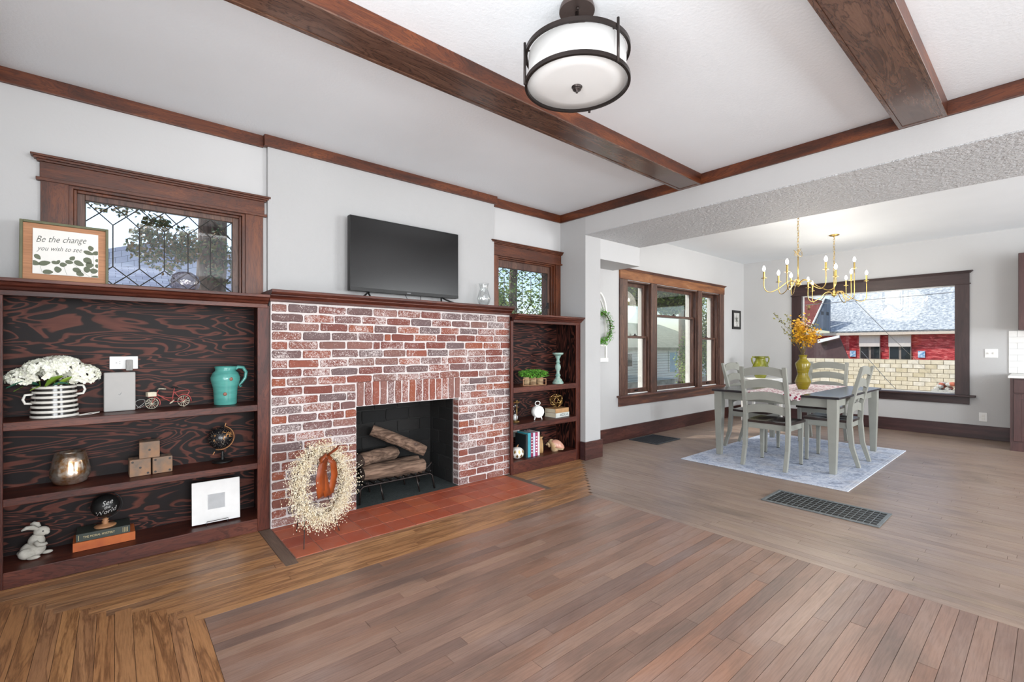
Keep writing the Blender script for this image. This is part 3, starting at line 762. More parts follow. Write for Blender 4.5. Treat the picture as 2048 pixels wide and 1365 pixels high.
chandelier('brass candle-arm chandelier on a knotted chain nearest the soffit', (6.10, 1.955, 1.985),
    [(-0.29, -0.27, 2.205), (0.07, -0.38, 2.215), (0.29, -0.22, 2.16), (-0.39, 0.02, 2.175), (-0.08, 0.26, 2.165), (0.14, 0.37, 2.15)], 2.80, True)
chandelier('brass candle-arm chandelier further away near the picture window', (7.55, 1.975, 1.965),
    [(-0.36, 0.0, 2.185), (-0.08, 0.34, 2.18), (0.0, -0.38, 2.39), (0.09, -0.20, 2.26), (0.31, 0.2, 2.24), (0.41, -0.05, 2.27)], 2.80, False)

# ------------------------------------------------------------------ dining table, rug, chairs
t = thing('dining_table', 'rectangular dining table with dark top and grey painted tapered legs', 'table', (6.10, 1.96, 0.0035))
tx, ty = 0.84, 0.625
obj('tabletop', B(-tx, -ty, 0.737, tx, ty, 0.762), M['tabletop'], t, bevel=0.006)
a_ = MB(); ix, iy = tx-0.075, ty-0.075
obj('apron', MB().box(-ix, -iy, 0.645, ix, -iy+0.022, 0.737).box(-ix, iy-0.022, 0.645, ix, iy, 0.737).box(-ix, -iy+0.022, 0.645, -ix+0.022, iy-0.022, 0.737).box(ix-0.022, -iy+0.022, 0.645, ix, iy-0.022, 0.737), M['greyp'], t, bevel=0.002)
for sx in (-1, 1):
    for sy in (-1, 1):
        cx, cy = sx*(tx-0.065), sy*(ty-0.065); h = 0.043; q = 0.027
        m = MB(); vs = []
        for z, r in ((0.006, q), (0.60, h), (0.737, h)): vs += [(cx-r, cy-r, z), (cx+r, cy-r, z), (cx+r, cy+r, z), (cx-r, cy+r, z)]
        m.add(vs, [(0,3,2,1), (8,9,10,11)] + [(k*4+i, k*4+(i+1) % 4, k*4+4+(i+1) % 4, k*4+4+i) for k in (0,1) for i in range(4)])
        obj('leg', m, M['greyp'], t, bevel=0.003)
def rugmat():
    m = N('distressed_rug'); v = m.coord((1,1,1), 'Object')
    n1 = m.noise(v, 9, 5, 0.7, 1.5); n2 = m.noise(v, 34, 4, 0.7, 2.0); n3 = m.noise(v, 3.2, 3)
    x = m.new('ShaderNodeSeparateXYZ'); m.l.new(v, x.inputs[0])
    ax = m.math('SUBTRACT', 1.205, m.math('ABSOLUTE', x.outputs[0])); ay = m.math('SUBTRACT', 0.775, m.math('ABSOLUTE', x.outputs[1]))
    ed = m.math('MINIMUM', ax, ay)
    bands = m.ramp(ed, [(0.0, (1,1,1,1)), (0.02, (0.2,0.2,0.2,1)), (0.035, (1,1,1,1)), (0.05, (0,0,0,1)), (0.18, (0,0,0,1)), (0.20, (1,1,1,1)), (0.215, (0.1,0.1,0.1,1)), (0.23, (0.9,0.9,0.9,1)), (0.25, (0.3,0.3,0.3,1))], 'CONSTANT')
    f = m.math('ADD', m.math('MULTIPLY', n1, 0.9), m.math('ADD', m.math('MULTIPLY', n2, 0.7), m.math('MULTIPLY', bands, -0.10)))
    c = m.ramp(f, [(0.50, 'c3ccdc'), (0.68, 'd3d8e2'), (0.80, 'b3bdd0'), (0.92, '9aa4b9'), (1.0, '7f8295')])
    c = m.mix(m.math('MULTIPLY', m.ramp(n3, [(0.5, (0,0,0,1)), (0.75, (1,1,1,1))]), 0.35), c, 'c9bcae')
    m.color(c); m.b.inputs['Roughness'].default_value = 0.95; m.b.inputs['Specular IOR Level'].default_value = 0.1; m.bump(n2, 0.3, 0.004); return m.m
rg = obj('area_rug', B(-1.205, -0.775, 0.0, 1.205, 0.775, 0.008), rugmat(), None, loc=(5.99, 1.925, 0.001), bevel=0.002)
tag(rg, 'faded blue-grey patterned rug under the dining table', 'rug')
def make_chair(label):
    t = thing('dining_chair', label, 'chair', (0,0,0), 0, 'grey ladder-back chairs around the dining table')
    w = 0.205
    def post(sx):
        P = [(-0.285, 0.0), (-0.225, 0.20), (-0.205, 0.44), (-0.215, 0.62), (-0.265, 0.84), (-0.315, 1.035)]
        th = [0.018, 0.022, 0.024, 0.022, 0.019, 0.014]
        f = [(p[0]-q, p[1]) for p, q in zip(P, th)] + [(p[0]+q, p[1]) for p, q in reversed(list(zip(P, th)))]
        m = MB(); m.prism(f, 'x', sx*w-0.019, sx*w+0.019); return m
    for sx in (-1, 1): obj('back_post', post(sx), M['greyp'], t, bevel=0.003)
    for zc, yy in ((0.975, -0.292), (0.845, -0.258), (0.715, -0.232), (0.585, -0.210)):
        n = 12; up = []; dn = []
        for i in range(n+1):
            u = -1 + 2*i/n; x = u*(w-0.018); up.append((x, zc + 0.036 + 0.028*(1-u*u))); dn.append((x, zc - 0.046 + 0.026*(1-u*u)))
        m = MB(); m.prism(dn + list(reversed(up)), 'y', yy-0.009, yy+0.009)
        obj('ladder_slat', m, M['greyp'], t)
    # seat with saddle dip
    m = MB(); nx, ny = 10, 8; vs = []; 
    for j in range(ny+1):
        for i in range(nx+1):
            u = -1+2*i/nx; v = j/ny; hw = 0.225 - 0.012*(1-v)
            x = u*hw; y = -0.205 + 0.43*v
            z = 0.472 - 0.016*math.exp(-((abs(u)-0.42)/0.3)**2)*math.exp(-((v-0.42)/0.33)**2)
            vs.append((x, y, z))
    K = len(vs); vs2 = [(x, y, 0.446) for x, y, z in vs]
    fs = []
    for j in range(ny):
        for i in range(nx):
            a = j*(nx+1)+i; fs.append((a, a+1, a+nx+2, a+nx+1)); fs.append((K+a, K+a+nx+1, K+a+nx+2, K+a+1))
    for i in range(nx): fs.append((i, K+i, K+i+1, i+1)); a = ny*(nx+1)+i; fs.append((a, a+1, K+a+1, K+a))
    for j in range(ny): a = j*(nx+1); fs.append((a, a+nx+1, K+a+nx+1, K+a)); a += nx; fs.append((a, K+a, K+a+nx+1, a+nx+1))
    m.add(vs+vs2, fs); obj('seat', m, M['darkseat'], t, auto=True)
    obj('seat_frame', MB().box(-w-0.002, -0.19, 0.385, -w+0.018, 0.195, 0.446).box(w-0.018, -0.19, 0.385, w+0.002, 0.195, 0.446).box(-w+0.018, 0.175, 0.385, w-0.018, 0.195, 0.446).box(-w+0.018, -0.19, 0.385, w-0.018, -0.17, 0.446), M['greyp'], t, bevel=0.002)
    for sx in (-1, 1):
        m = MB(); vs = []
        cx, cy = sx*(w-0.012), 0.19
        for z, r in ((0.0, 0.014), (0.385, 0.021), (0.446, 0.021)): vs += [(cx-r, cy-r, z), (cx+r, cy-r, z), (cx+r, cy+r, z), (cx-r, cy+r, z)]
        m.add(vs, [(0,3,2,1), (8,9,10,11)] + [(k*4+i, k*4+(i+1) % 4, k*4+4+(i+1) % 4, k*4+4+i) for k in (0,1) for i in range(4)])
        obj('front_leg', m, M['greyp'], t, bevel=0.002)
        obj('foot_pad', B(cx-0.015, cy-0.015, -0.002, cx+0.015, cy+0.015, 0.004), M['black'], t)
    return t
ch0 = make_chair('grey ladder-back chair with its back to the camera at the near end of the table')
ch0.location = (5.315, 1.93, 0.011); ch0.rotation_euler = (0, 0, -PI/2)
copytree(ch0, (6.00, 1.585, 0.011), 0.0, 'grey ladder-back chair seen from the side on the right of the table')
copytree(ch0, (7.04, 1.985, 0.011), PI/2, 'grey ladder-back chair at the far end of the table before the picture window')
copytree(ch0, (6.02, 2.40, 0.011), PI, 'grey ladder-back chair on the window side of the table, its sunlit back white')

# table runner
def runner():
    m = N('red_white_runner'); v = m.coord((1,1,1), 'Object'); ch = m.new('ShaderNodeTexVoronoi'); m.l.new(v, ch.inputs[0]); ch.inputs['Scale'].default_value = 34
    n = m.noise(v, 60, 3, 0.6, 1); f = m.math('ADD', ch.outputs['Distance'], m.math('MULTIPLY', n, 0.5))
    m.color(m.ramp(f, [(0.50, '8e1f3c'), (0.62, 'a8506a'), (0.72, 'e6dede')])); m.b.inputs['Roughness'].default_value = 0.9; return m.m
m = MB(); pr = []
nn = 40; top = []
for i in range(nn+1):
    y = 1.66 + 0.55*i/nn
    dr = 0.045 + 0.012*abs(math.sin(i*PI/4)) + 0.004*math.sin(i*1.3)
    top.append((y, dr))
vs = []; xe = 5.256
for y, dr in top:
    vs += [(xe-0.002, y, 0.762-dr), (xe-0.004, y, 0.764), (xe+0.01, y, 0.7665), (6.90, y, 0.7655)]
fs = []
for i in range(nn):
    for k in range(3): fs.append((i*4+k, (i+1)*4+k, (i+1)*4+k+1, i*4+k+1))
m.add(vs, fs); rn = obj('table_runner', m, runner()); sf = rn.modifiers.new('thickness', 'SOLIDIFY'); sf.thickness = 0.002; sf.offset = 1
tag(rn, 'red and white woven runner lying along the dining table', 'table runner')

# mustard vase with yellow flowers
M['mustard'] = plain('mustard_glaze', '8f7f1c', 0.22, 0, 0.25, 6, 0.0, stretch=(1,1,9)); M['olive'] = plain('olive_glaze', '7c7e22', 0.15, 0, 0.3, 7)
t = thing('flower_vase', 'angular mustard-yellow vase standing on the table runner', 'vase', (5.995, 1.872, 0.767))
obj('body', MB().lathe([(0.0, 0), (0.046, 0), (0.052, 0.01), (0.083, 0.085), (0.080, 0.095), (0.052, 0.175), (0.054, 0.19), (0.078, 0.29), (0.074, 0.30), (0.038, 0.345), (0.036, 0.365), (0.045, 0.392), (0.040, 0.392), (0.030, 0.36), (0, 0.35)], 32), M['mustard'], t, auto=True)
fv = thing('flower_bouquet', 'spray of yellow blossoms and leafy twigs in the mustard vase', 'flowers', (5.995, 1.872, 1.11))
rf = random.Random(5)
M['twig'] = plain('brown_twig', '6b5a34', 0.8); M['yellow'] = plain('yellow_petals', 'e6b722', 0.6, 0, 0.25, 30, c2='cf9416'); M['leafy'] = plain('olive_leaves', '8c8a3a', 0.6, 0, 0.3, 30, c2='5c5a2a'); M['pinkish'] = plain('pale_blossom', 'e2cfc0', 0.7)
def lat(l, z, dd=0.0): return (l*math.sin(YAW) + dd*math.cos(YAW), -l*math.cos(YAW) + dd*math.sin(YAW), z)
tips = [(-0.37, 0.58, 'leafy'), (-0.17, 0.60, 'leafy'), (0.06, 0.72, 'leafy'), (0.21, 0.52, 'leafy'), (0.20, 0.42, 'leafy'), (-0.22, 0.40, 'leafy'), (-0.05, 0.38, 'yellow'), (-0.08, 0.46, 'yellow'), (0.10, 0.36, 'yellow'), (0.0, 0.30, 'yellow'), (0.12, 0.46, 'leafy'), (0.05, 0.26, 'yellow'), (-0.1, 0.31, 'yellow'), (0.04, 0.50, 'pinkish'), (-0.12, 0.52, 'yellow'), (-0.02, 0.42, 'yellow')]
lm = {'leafy': MB(), 'yellow': MB(), 'pinkish': MB()}
for l, z, k in tips:
    l *= 0.85; z *= 0.88
    dd = rf.uniform(-0.1, 0.1); pts = []
    for i in range(7):
        u = i/6; pts.append(lat(l*u**1.4, z*u + 0.03*math.sin(u*PI), dd*u))
    obj('stem', MB().tube(pts, [0.003*(1-0.6*i/6) for i in range(7)], 5), M['twig'], fv)
    for i in range(30 if k == 'leafy' else 95):
        u = rf.uniform(0.42, 1.0) if k == 'leafy' else rf.uniform(0.7, 1.0)
        p = Vector(lat(l*u**1.4, z*u + 0.03*math.sin(u*PI), dd*u)) + Vector([rf.gauss(0, 0.016 if k == 'leafy' else 0.034) for _ in range(3)])
        a = Vector([rf.gauss(0,1) for _ in range(3)]).normalized(); b = a.orthogonal().normalized()
        q = rf.uniform(0.010, 0.019); lm[k].quadleaf(p, a*q, b*q*1.1)
for k, mb in lm.items(): obj({'leafy': 'leaves', 'yellow': 'blossoms', 'pinkish': 'blossoms'}[k], mb, M[k], fv, stuff=True)
# olive amphora and white side table in the corner
t = thing('side_table', 'small white painted side table in the corner behind the dining table', 'table', (8.33, 3.22, 0.001))
obj('tabletop', B(-0.26, -0.26, 0.70, 0.26, 0.26, 0.725), M['whitew'], t, bevel=0.004)
for sx in (-1, 1):
    for sy in (-1, 1): obj('leg', B(sx*0.22-0.02, sy*0.22-0.02, 0, sx*0.22+0.02, sy*0.22+0.02, 0.70), M['whitew'], t, bevel=0.003)
obj('apron', MB().box(-0.2, -0.235, 0.60, 0.2, -0.22, 0.70).box(-0.2, 0.22, 0.60, 0.2, 0.235, 0.70).box(-0.235, -0.2, 0.60, -0.22, 0.2, 0.70).box(0.22, -0.2, 0.60, 0.235, 0.2, 0.70), M['whitew'], t)
obj('lower_shelf', B(-0.2, -0.2, 0.22, 0.2, 0.2, 0.24), M['whitew'], t)
t = thing('amphora', 'olive-green two-handled jar on the white side table', 'vase', (8.30, 3.23, 0.727))
obj('body', MB().lathe([(0.0, 0), (0.075, 0), (0.082, 0.015), (0.125, 0.12), (0.128, 0.18), (0.10, 0.26), (0.078, 0.30), (0.075, 0.335), (0.10, 0.365), (0.09, 0.365), (0.065, 0.33), (0, 0.3)], 28), M['olive'], t, smooth=True)
for sx in (-1, 1):
    pts = [lat(sx*x, z) for x, z in ((0.085, 0.35), (0.13, 0.355), (0.15, 0.325), (0.14, 0.28), (0.118, 0.23), (0.112, 0.21))]
    obj('handle', MB().tube(pts, 0.013, 8), M['olive'], t, smooth=True)

# ------------------------------------------------------------------ logs, grate and wreath at the fireplace
M['bark'] = plain('brown_log_bark', '8d7361', 0.9, 0, 0.4, 7, 0.9, c2='4f3c30', stretch=(1, 7, 7)); M['logend'] = plain('log_end_grain', '7b675c', 0.9, 0, 0.5, 25, 0.5, c2='463a35')
def log(label, a, b, r, seed, knot=None, ends=True):
    a, b = Vector(a), Vector(b); rr = random.Random(seed); Lg = (b-a).length
    t = thing('firewood_log', label, 'log', a, 0, 'logs in the fireplace'); n = 16; q = 12
    z = (b-a).normalized(); x = z.orthogonal().normalized(); y = z.cross(x); vs = []; fs = []
    ph = [rr.uniform(0, 6) for _ in range(4)]
    for i in range(q+1):
        u = i/q
        for k in range(n):
            an = 2*PI*k/n
            ra = r*(1 + 0.07*math.sin(3*an+ph[0]+u*2) + 0.05*math.sin(7*an+ph[1]+u*3) + 0.05*math.sin(5*u*PI+ph[2]) + rr.uniform(-0.025, 0.025))
            if i in (0, q): ra *= 0.92
            off = x*(0.16*r*math.sin(u*PI+ph[3]))
            vs.append(tuple(z*(u*Lg) + (x*math.cos(an) + y*math.sin(an))*ra + off))
    for i in range(q):
        for k in range(n): fs.append((i*n+k, i*n+(k+1) % n, (i+1)*n+(k+1) % n, (i+1)*n+k))
    m = MB().add(vs, fs); obj('bark', m, M['bark'], t, smooth=True)
    obj('end_grain', MB().add(vs[:n], [tuple(range(n-1, -1, -1))]), M['logend'], t); obj('end_grain', MB().add(vs[-n:], [tuple(range(n))]), M['logend'], t)
    if knot: obj('knot', MB().ball(knot, 0.016, 10, 6, sz=0.6), M['logend'], t, smooth=True)
log('thick front log lying on the iron grate', (1.53, 3.66, 0.205), (2.08, 3.66, 0.205), 0.062, 1)
log('log behind the front one with a dark cut end at left', (1.54, 3.73, 0.30), (1.92, 3.88, 0.30), 0.058, 2)
log('hidden back log low on the grate', (1.62, 3.86, 0.19), (2.14, 3.86, 0.19), 0.056, 3)
log('top log slanting down to the right across the others', (1.70, 3.88, 0.52), (2.13, 3.70, 0.315), 0.05, 4, (0.33, -0.185, -0.135))
t = thing('log_grate', 'black iron fire grate on bent legs carrying the logs', 'grate', (1.80, 3.70, 0.003))
for k in (0, 1):
    yy = -0.13 + 0.27*k; P = [(-0.34, yy-0.015, 0.0), (-0.325, yy, 0.115), (-0.30, yy, 0.135), (0.30, yy, 0.135), (0.325, yy, 0.115), (0.34, yy-0.015, 0.0)]
    obj('rail', MB().tube(P, 0.0085, 8), M['bronze'], t, smooth=True)
    for xx in (-0.16, 0.17): obj('leg', MB().tube([(xx, yy, 0.13), (xx+0.02, yy-0.02, 0.0)], 0.0075, 8), M['bronze'], t, smooth=True)
for i in range(9):
    x = -0.29 + i*0.0725; obj('bar', MB().tube([(x, -0.165, 0.172), (x, -0.150, 0.148), (x, 0.17, 0.146), (x, 0.19, 0.175)], 0.006, 6), M['blackmetal'], t, smooth=True)
for s in (-1, 1): obj('bar', MB().tube([(s*0.28, 0, 0.146), (s*0.35, 0, 0.150), (s*0.385, -0.02, 0.20)], 0.007, 6), M['bronze'], t, smooth=True)

wa = math.radians(28.7); wc = (1.0, 3.10, 0.0)
t = thing('wire_easel', 'thin black wire easel holding the berry wreath on the hearth', 'easel', (1.0, 3.105, 0.004), wa)
for s in (-1, 1): obj('front_leg', MB().tube([(s*0.155, -0.035, 0.0), (s*0.02, 0.075, 0.60)], 0.003, 6), M['black'], t)
obj('back_leg', MB().tube([(0.03, 0.215, 0.0), (0.0, 0.08, 0.60)], 0.003, 6), M['black'], t)
obj('crossbar', MB().tube([(-0.13, -0.012, 0.12), (0.13, -0.012, 0.12)], 0.003, 6), M['black'], t)
M['vine'] = plain('dark_vine', '5b3a22', 0.85, 0, 0.3, 20); M['berry'] = plain('cream_berries', 'f7efdc', 0.55, 0, 0.2, 40, c2='dcc9a2'); M['ribbon'] = plain('rust_ribbon', '9c4716', 0.45, 0, 0.25, 5, c2='743008')
t = thing('berry_wreath', 'cream berry wreath with a rust ribbon leaning on a wire easel by the brick', 'wreath', (1.0, 3.075, 0.375), wa)
ti = math.radians(10)
def wp(a, rr, dy=0.0): 
    x = rr*math.cos(a); z = rr*math.sin(a); return Vector((x, dy + z*0.17, z))
for k in range(5):
    pts = [wp(2*PI*i/36, 0.195 + 0.012*math.sin(i*0.9+k*1.3), 0.014*math.cos(i*0.9+k*1.3)) for i in range(36)]
    obj('vine_ring', MB().tube(pts, 0.006, 6, closed=True), M['vine'], t, smooth=True)
rw = random.Random(21); tw_, be = MB(), MB()
for i in range(2900):
    a = rw.uniform(0, 2*PI); r0 = rw.gauss(0.20, 0.028)
    if rw.random() < 0.12 and 3.6 < a < 4.6: continue
    p = wp(a, r0, rw.uniform(-0.05, 0.02))
    tang = Vector((-math.sin(a), 0, math.cos(a)))*rw.choice((1, 1, 1, -1)); out = Vector((math.cos(a), 0, math.sin(a)))
    dirn = (tang*rw.uniform(0.2, 1) + out*rw.uniform(-0.7, 0.9) + Vector((0, rw.uniform(-0.8, 0.2), 0)) + Vector((0, 0, -0.25))).normalized()
    ln = rw.uniform(0.03, 0.095); e = p + dirn*ln
    s = dirn.orthogonal().normalized()*0.0009; s2 = dirn.cross(s)
    tw_.add([tuple(p-s), tuple(p+s), tuple(p+s2), tuple(e)], [(0,1,3), (1,2,3), (2,0,3)])
    for u in (1.0, rw.uniform(0.4, 0.8)):
        c = p + dirn*ln*u; q = rw.uniform(0.0022, 0.0042)
        be.add([(c.x+q,c.y,c.z),(c.x-q,c.y,c.z),(c.x,c.y+q,c.z),(c.x,c.y-q,c.z),(c.x,c.y,c.z+q*1.4),(c.x,c.y,c.z-q*1.4)],
               [(0,2,4),(2,1,4),(1,3,4),(3,0,4),(2,0,5),(1,2,5),(3,1,5),(0,3,5)])
obj('twigs', tw_, M['berry'], t, stuff=True); obj('berries', be, M['berry'], t, stuff=True)
def ribbon(pts, wd):
    m = MB(); vs = []
    for (x, y, z, tw2) in pts:
        c = Vector((x, y, z)); d = Vector((math.cos(tw2), math.sin(tw2)*0.6, math.sin(tw2)*0.3))*wd/2
        vs += [tuple(c-d), tuple(c+d)]
    m.add(vs, [(2*i, 2*i+1, 2*i+3, 2*i+2) for i in range(len(pts)-1)])
    o = obj('ribbon', m, M['ribbon'], t, smooth=True); sfm = o.modifiers.new('thickness', 'SOLIDIFY'); sfm.thickness = 0.0012; return o
ribbon([(0.0, -0.055, 0.175, 0.15), (-0.045, -0.065, 0.135, 0.1), (-0.06, -0.06, 0.05, 0.0), (-0.05, -0.055, -0.03, 0.05), (-0.035, -0.05, -0.075, 0.2)], 0.075)
ribbon([(-0.01, -0.05, 0.165, 0.1), (-0.02, -0.052, 0.07, 0.25), (0.0, -0.05, -0.02, 0.15), (0.015, -0.05, -0.085, 0.0)], 0.06)
ribbon([(0.005, -0.055, 0.175, -0.1), (0.05, -0.065, 0.12, -0.2), (0.065, -0.06, 0.04, -0.35), (0.055, -0.05, -0.03, -0.2), (0.045, -0.05, -0.08, 0.1)], 0.05)
ribbon([(0.005, -0.06, 0.175, 1.2), (-0.04, -0.09, 0.20, 1.1), (-0.085, -0.08, 0.165, 1.3), (-0.03, -0.062, 0.155, 1.0)], 0.06)
ribbon([(0.0, -0.06, 0.18, 1.0), (0.05, -0.09, 0.215, 1.1), (0.095, -0.075, 0.225, 0.7)], 0.045)

# ------------------------------------------------------------------ television on the mantel
t = thing('television', 'black flat-screen television standing on the mantel above the fireplace', 'television', (1.90, 3.585, 1.641))
obj('housing', B(-0.508, -0.008, 0.055, 0.508, 0.045, 0.648), M['black'], t, bevel=0.004)
ms = N('dark_screen'); ms.color('0c0c0d'); ms.b.inputs['Roughness'].default_value = 0.22; M['screen'] = ms.m
obj('screen', B(-0.502, -0.0105, 0.082, 0.502, -0.0075, 0.642), M['screen'], t)
obj('lower_bezel', B(-0.505, -0.012, 0.055, 0.505, -0.006, 0.080), M['black'], t)
for s in (-1, 1):
    obj('foot', MB().tube([(s*0.34, 0.02, 0.06), (s*0.36, -0.02, 0.035), (s*0.385, -0.11, 0.004)], 0.007, 8).tube([(s*0.34, 0.02, 0.06), (s*0.36, 0.05, 0.03), (s*0.385, 0.10, 0.004)], 0.007, 8), M['black'], t, smooth=True)
M['grayplastic'] = plain('grey_plastic', '77797b', 0.4)
obj('badge', B(-0.018, -0.0135, 0.063, 0.018, -0.011, 0.070), M['grayplastic'], t)
tag(obj('power_cable', MB().tube([(1.90, 3.64, 1.70), (1.93, 3.655, 1.665), (1.99, 3.66, 1.646), (2.06, 3.66, 1.66), (2.07, 3.672, 1.70)], 0.0025, 6), M['black'], smooth=True), 'thin black cable drooping behind the television onto the mantel', 'cable')
# glass hurricane and glass globe
def hurricane(pr, n=28): return MB().lathe(pr + [(r-0.0025, z) for r, z in reversed(pr)], n, cap=False)
t = thing('glass_vase', 'clear glass hurricane vase at the right end of the mantel', 'vase', (2.70, 3.575, 1.641))
obj('body', hurricane([(0.028, 0.0), (0.03, 0.006), (0.055, 0.03), (0.066, 0.075), (0.05, 0.135), (0.036, 0.17), (0.048, 0.215), (0.05, 0.222)]), M['clear'], t, smooth=True)
obj('base', MB().lathe([(0, 0), (0.03, 0.0), (0.034, 0.006), (0, 0.012)], 24), M['clear'], t, smooth=True)
M['crackle'] = glass('crackled_glass', (0.75, 0.72, 0.73, 1), 0.25, 0.08, 1.0)
t = thing('glass_orb', 'low crackled glass orb on the left bookcase before the leaded window', 'ornament', (0.335, 3.60, 1.603))
obj('orb', MB().lathe([(0.0, 0.0), (0.05, 0.0), (0.076, 0.03), (0.083, 0.065), (0.070, 0.10), (0.04, 0.122), (0.0, 0.128)], 28, cap=False), M['crackle'], t, smooth=True)

# ------------------------------------------------------------------ framed print on the bookcase
M['oliveframe'] = plain('olive_frame_paint', '65664a', 0.5); M['tanmat'] = wood('tan_wood_backing', ['a87450', 'b9845f', 'c08c66'], 'x', 1, 0.6, streak=6)
M['card'] = plain('white_card', 'ecebe6', 0.7, 0, 0.03); M['leafprint'] = plain('printed_leaf_green', '6c7360', 0.8); M['ink'] = plain('grey_ink', '5d6058', 0.8)
t = thing('framed_print', 'framed eucalyptus print with handwritten motto leaning before the left window', 'picture', (-0.211, 3.60, 1.603))
t.rotation_euler = (-math.radians(4), 0, 0)
w_, h_ = 0.18, 0.335
fr = MB(); hollow(fr, 'y', -w_, w_, 0.0, h_, 0.013, -0.026, 0.0); obj('frame', fr, M['oliveframe'], t, bevel=0.002)
obj('backing', B(-w_+0.011, -0.012, 0.011, w_-0.011, -0.004, h_-0.011), M['tanmat'], t)
obj('card', B(-0.130, -0.018, 0.045, 0.135, -0.012, 0.295), M['card'], t)
def leafshape(cx, cz, l, w, ang):
    m = MB(); P = []
    for i in range(14):
        a = 2*PI*i/14; x = math.cos(a)*l*(1 if math.cos(a) > 0 else 0.9); z = math.sin(a)*w*(1 - 0.35*max(0, math.cos(a)))
        P.append((min(0.134, max(-0.129, cx + x*math.cos(ang) - z*math.sin(ang))), max(0.046, cz + x*math.sin(ang) + z*math.cos(ang))))
    m.prism(P, 'y', -0.0188, -0.0179); obj('printed_leaf', m, M['leafprint'], t)
def px(u, v):  # card drawing units taken from the card itself: u 0..1 across, v 0..1 down
    return (-0.130 + 0.265*u, 0.295 - 0.25*v)
for u, v, l, w, a in [(0.07,.63,.018,.012,-.9),(0.03,.77,.022,.014,-.3),(.17,.76,.026,.014,.3),(.22,.95,.022,.014,.1),(.33,.73,.017,.010,-.2),(.38,.70,.010,.008,1.2),(.37,.88,.016,.018,.2),(.45,.76,.016,.013,.2),(.54,.69,.018,.012,-.1),(.59,.60,.015,.011,.9),(.69,.70,.024,.015,-.5),(.83,.62,.022,.018,-.7),(.86,.72,.018,.018,.2),(.66,.86,.02,.014,-.4),(.71,.94,.018,.014,-.4),(.82,.83,.016,.018,.1),(.93,.85,.018,.016,.2),(.88,.33,.013,.016,.2),(.84,.44,.024,.012,-.35),(.97,.43,.02,.012,.3),(.99,.60,.012,.01,.4),(.99,.73,.012,.012,.6),(.95,.99,.02,.009,.2)]:
    cx, cz = px(u, v); leafshape(cx, cz, l, w, a)
stm = MB()
for a, b in (((.10,.78),(.14,.97)), ((.46,.80),(.51,.99)), ((.60,.72),(.86,.99)), ((.92,.48),(.93,.80)), ((.90,.88),(.90,.97))):
    (x0_, z0_), (x1_, z1_) = px(*a), px(*b); stm.tube([(x0_, -0.0182, z0_), (x1_, -0.0182, z1_)], 0.0006, 4)
obj('printed_stems', stm, M['leafprint'], t)
FX = R(PI/2, 'X')
text('lettering', 'Be the change', 0.043, M['ink'], t, T(-0.02, -0.0183, 0.243) @ R(-0.09, 'Y') @ FX @ Matrix.Diagonal((0.83, 1.15, 1, 1)), 0.0003, 0.5, -0.0002)
text('lettering', 'you wish to see', 0.034, M['ink'], t, T(-0.025, -0.0183, 0.190) @ R(-0.06, 'Y') @ FX @ Matrix.Diagonal((0.82, 1.1, 1, 1)), 0.0003, 0.5, -0.0001)

# ------------------------------------------------------------------ things on the left bookcase
S1, S2, S3 = 0.8605, 0.466, 0.0875
# hydrangeas in a striped crock
M['stripe_b'] = plain('black_glaze', '2b2927', 0.15); M['cream'] = plain('cream_glaze', 'efece4', 0.2, 0, 0.05); M['petal'] = plain('white_petals', 'fbfbf2', 0.6, 0, 0.05, 60, c2='eef0dc'); M['hleaf'] = plain('green_leaf', '7f9c2a', 0.5, 0, 0.3, 9, c2='4d7424'); M['hleafd'] = plain('blue_green_leaf', '2f6b55', 0.5, 0, 0.3, 9)
t = thing('striped_crock', 'black and white striped crock with two loop handles holding hydrangeas', 'vase', (-0.258, 3.635, S1), 0.15)
R0 = 0.098
def rad(z): return R0 - 0.010*z/0.18
obj('body', MB().lathe([(0, 0), (R0-0.003, 0), (R0-0.013, 0.18), (R0-0.019, 0.18), (R0-0.02, 0.02), (0, 0.02)], 36), M['stripe_b'], t, auto=True)
for i in range(7):
    z = 0.008 + i*0.0265; r = rad(z)
    obj('stripe', MB().lathe([(r-0.003, z-0.007), (r+0.002, z-0.005), (r+0.002, z+0.005), (r-0.003, z+0.007)], 36, cap=False), M['cream'], t, smooth=True)
for s, zc in ((-1, 0.105), (1, 0.145)):
    P = [(s*(R0-0.012), -0.01, zc+0.026), (s*(R0+0.018), -0.01, zc+0.024), (s*(R0+0.026), -0.01, zc), (s*(R0+0.018), -0.01, zc-0.022), (s*(R0-0.012), -0.01, zc-0.024)]
    obj('handle', MB().tube(P, 0.0065, 8), M['cream'], t, smooth=True)
t = thing('hydrangea_bouquet', 'white hydrangea heads with green leaves in the striped crock', 'flowers', (-0.258, 3.62, S1+0.182))
rh = random.Random(8)
def floret_head(c, r, n, sq=0.8):
    m = MB()
    for i in range(n):
        d = Vector([rh.gauss(0,1) for _ in range(3)]).normalized()
        if d.z < -0.55: d.z = abs(d.z)
        p = Vector(c) + Vector((d.x*r, d.y*r, d.z*r*sq)); nrm = d
        u = nrm.orthogonal().normalized(); u = (Matrix.Rotation(rh.uniform(0, 6.28), 3, nrm) @ u); w = nrm.cross(u)
        q = rh.uniform(0.013, 0.018)
        for k in range(4):
            a = k*PI/2; dd = u*math.cos(a) + w*math.sin(a); e = u*math.cos(a+PI/2) + w*math.sin(a+PI/2)
            up = nrm*q*rh.uniform(0.1, 0.45)
            m.add([tuple(p), tuple(p+dd*q*0.6+e*q*0.5+up*0.5), tuple(p+dd*q*1.15+up), tuple(p+dd*q*0.6-e*q*0.5+up*0.5)], [(0,1,2,3)])
    return m
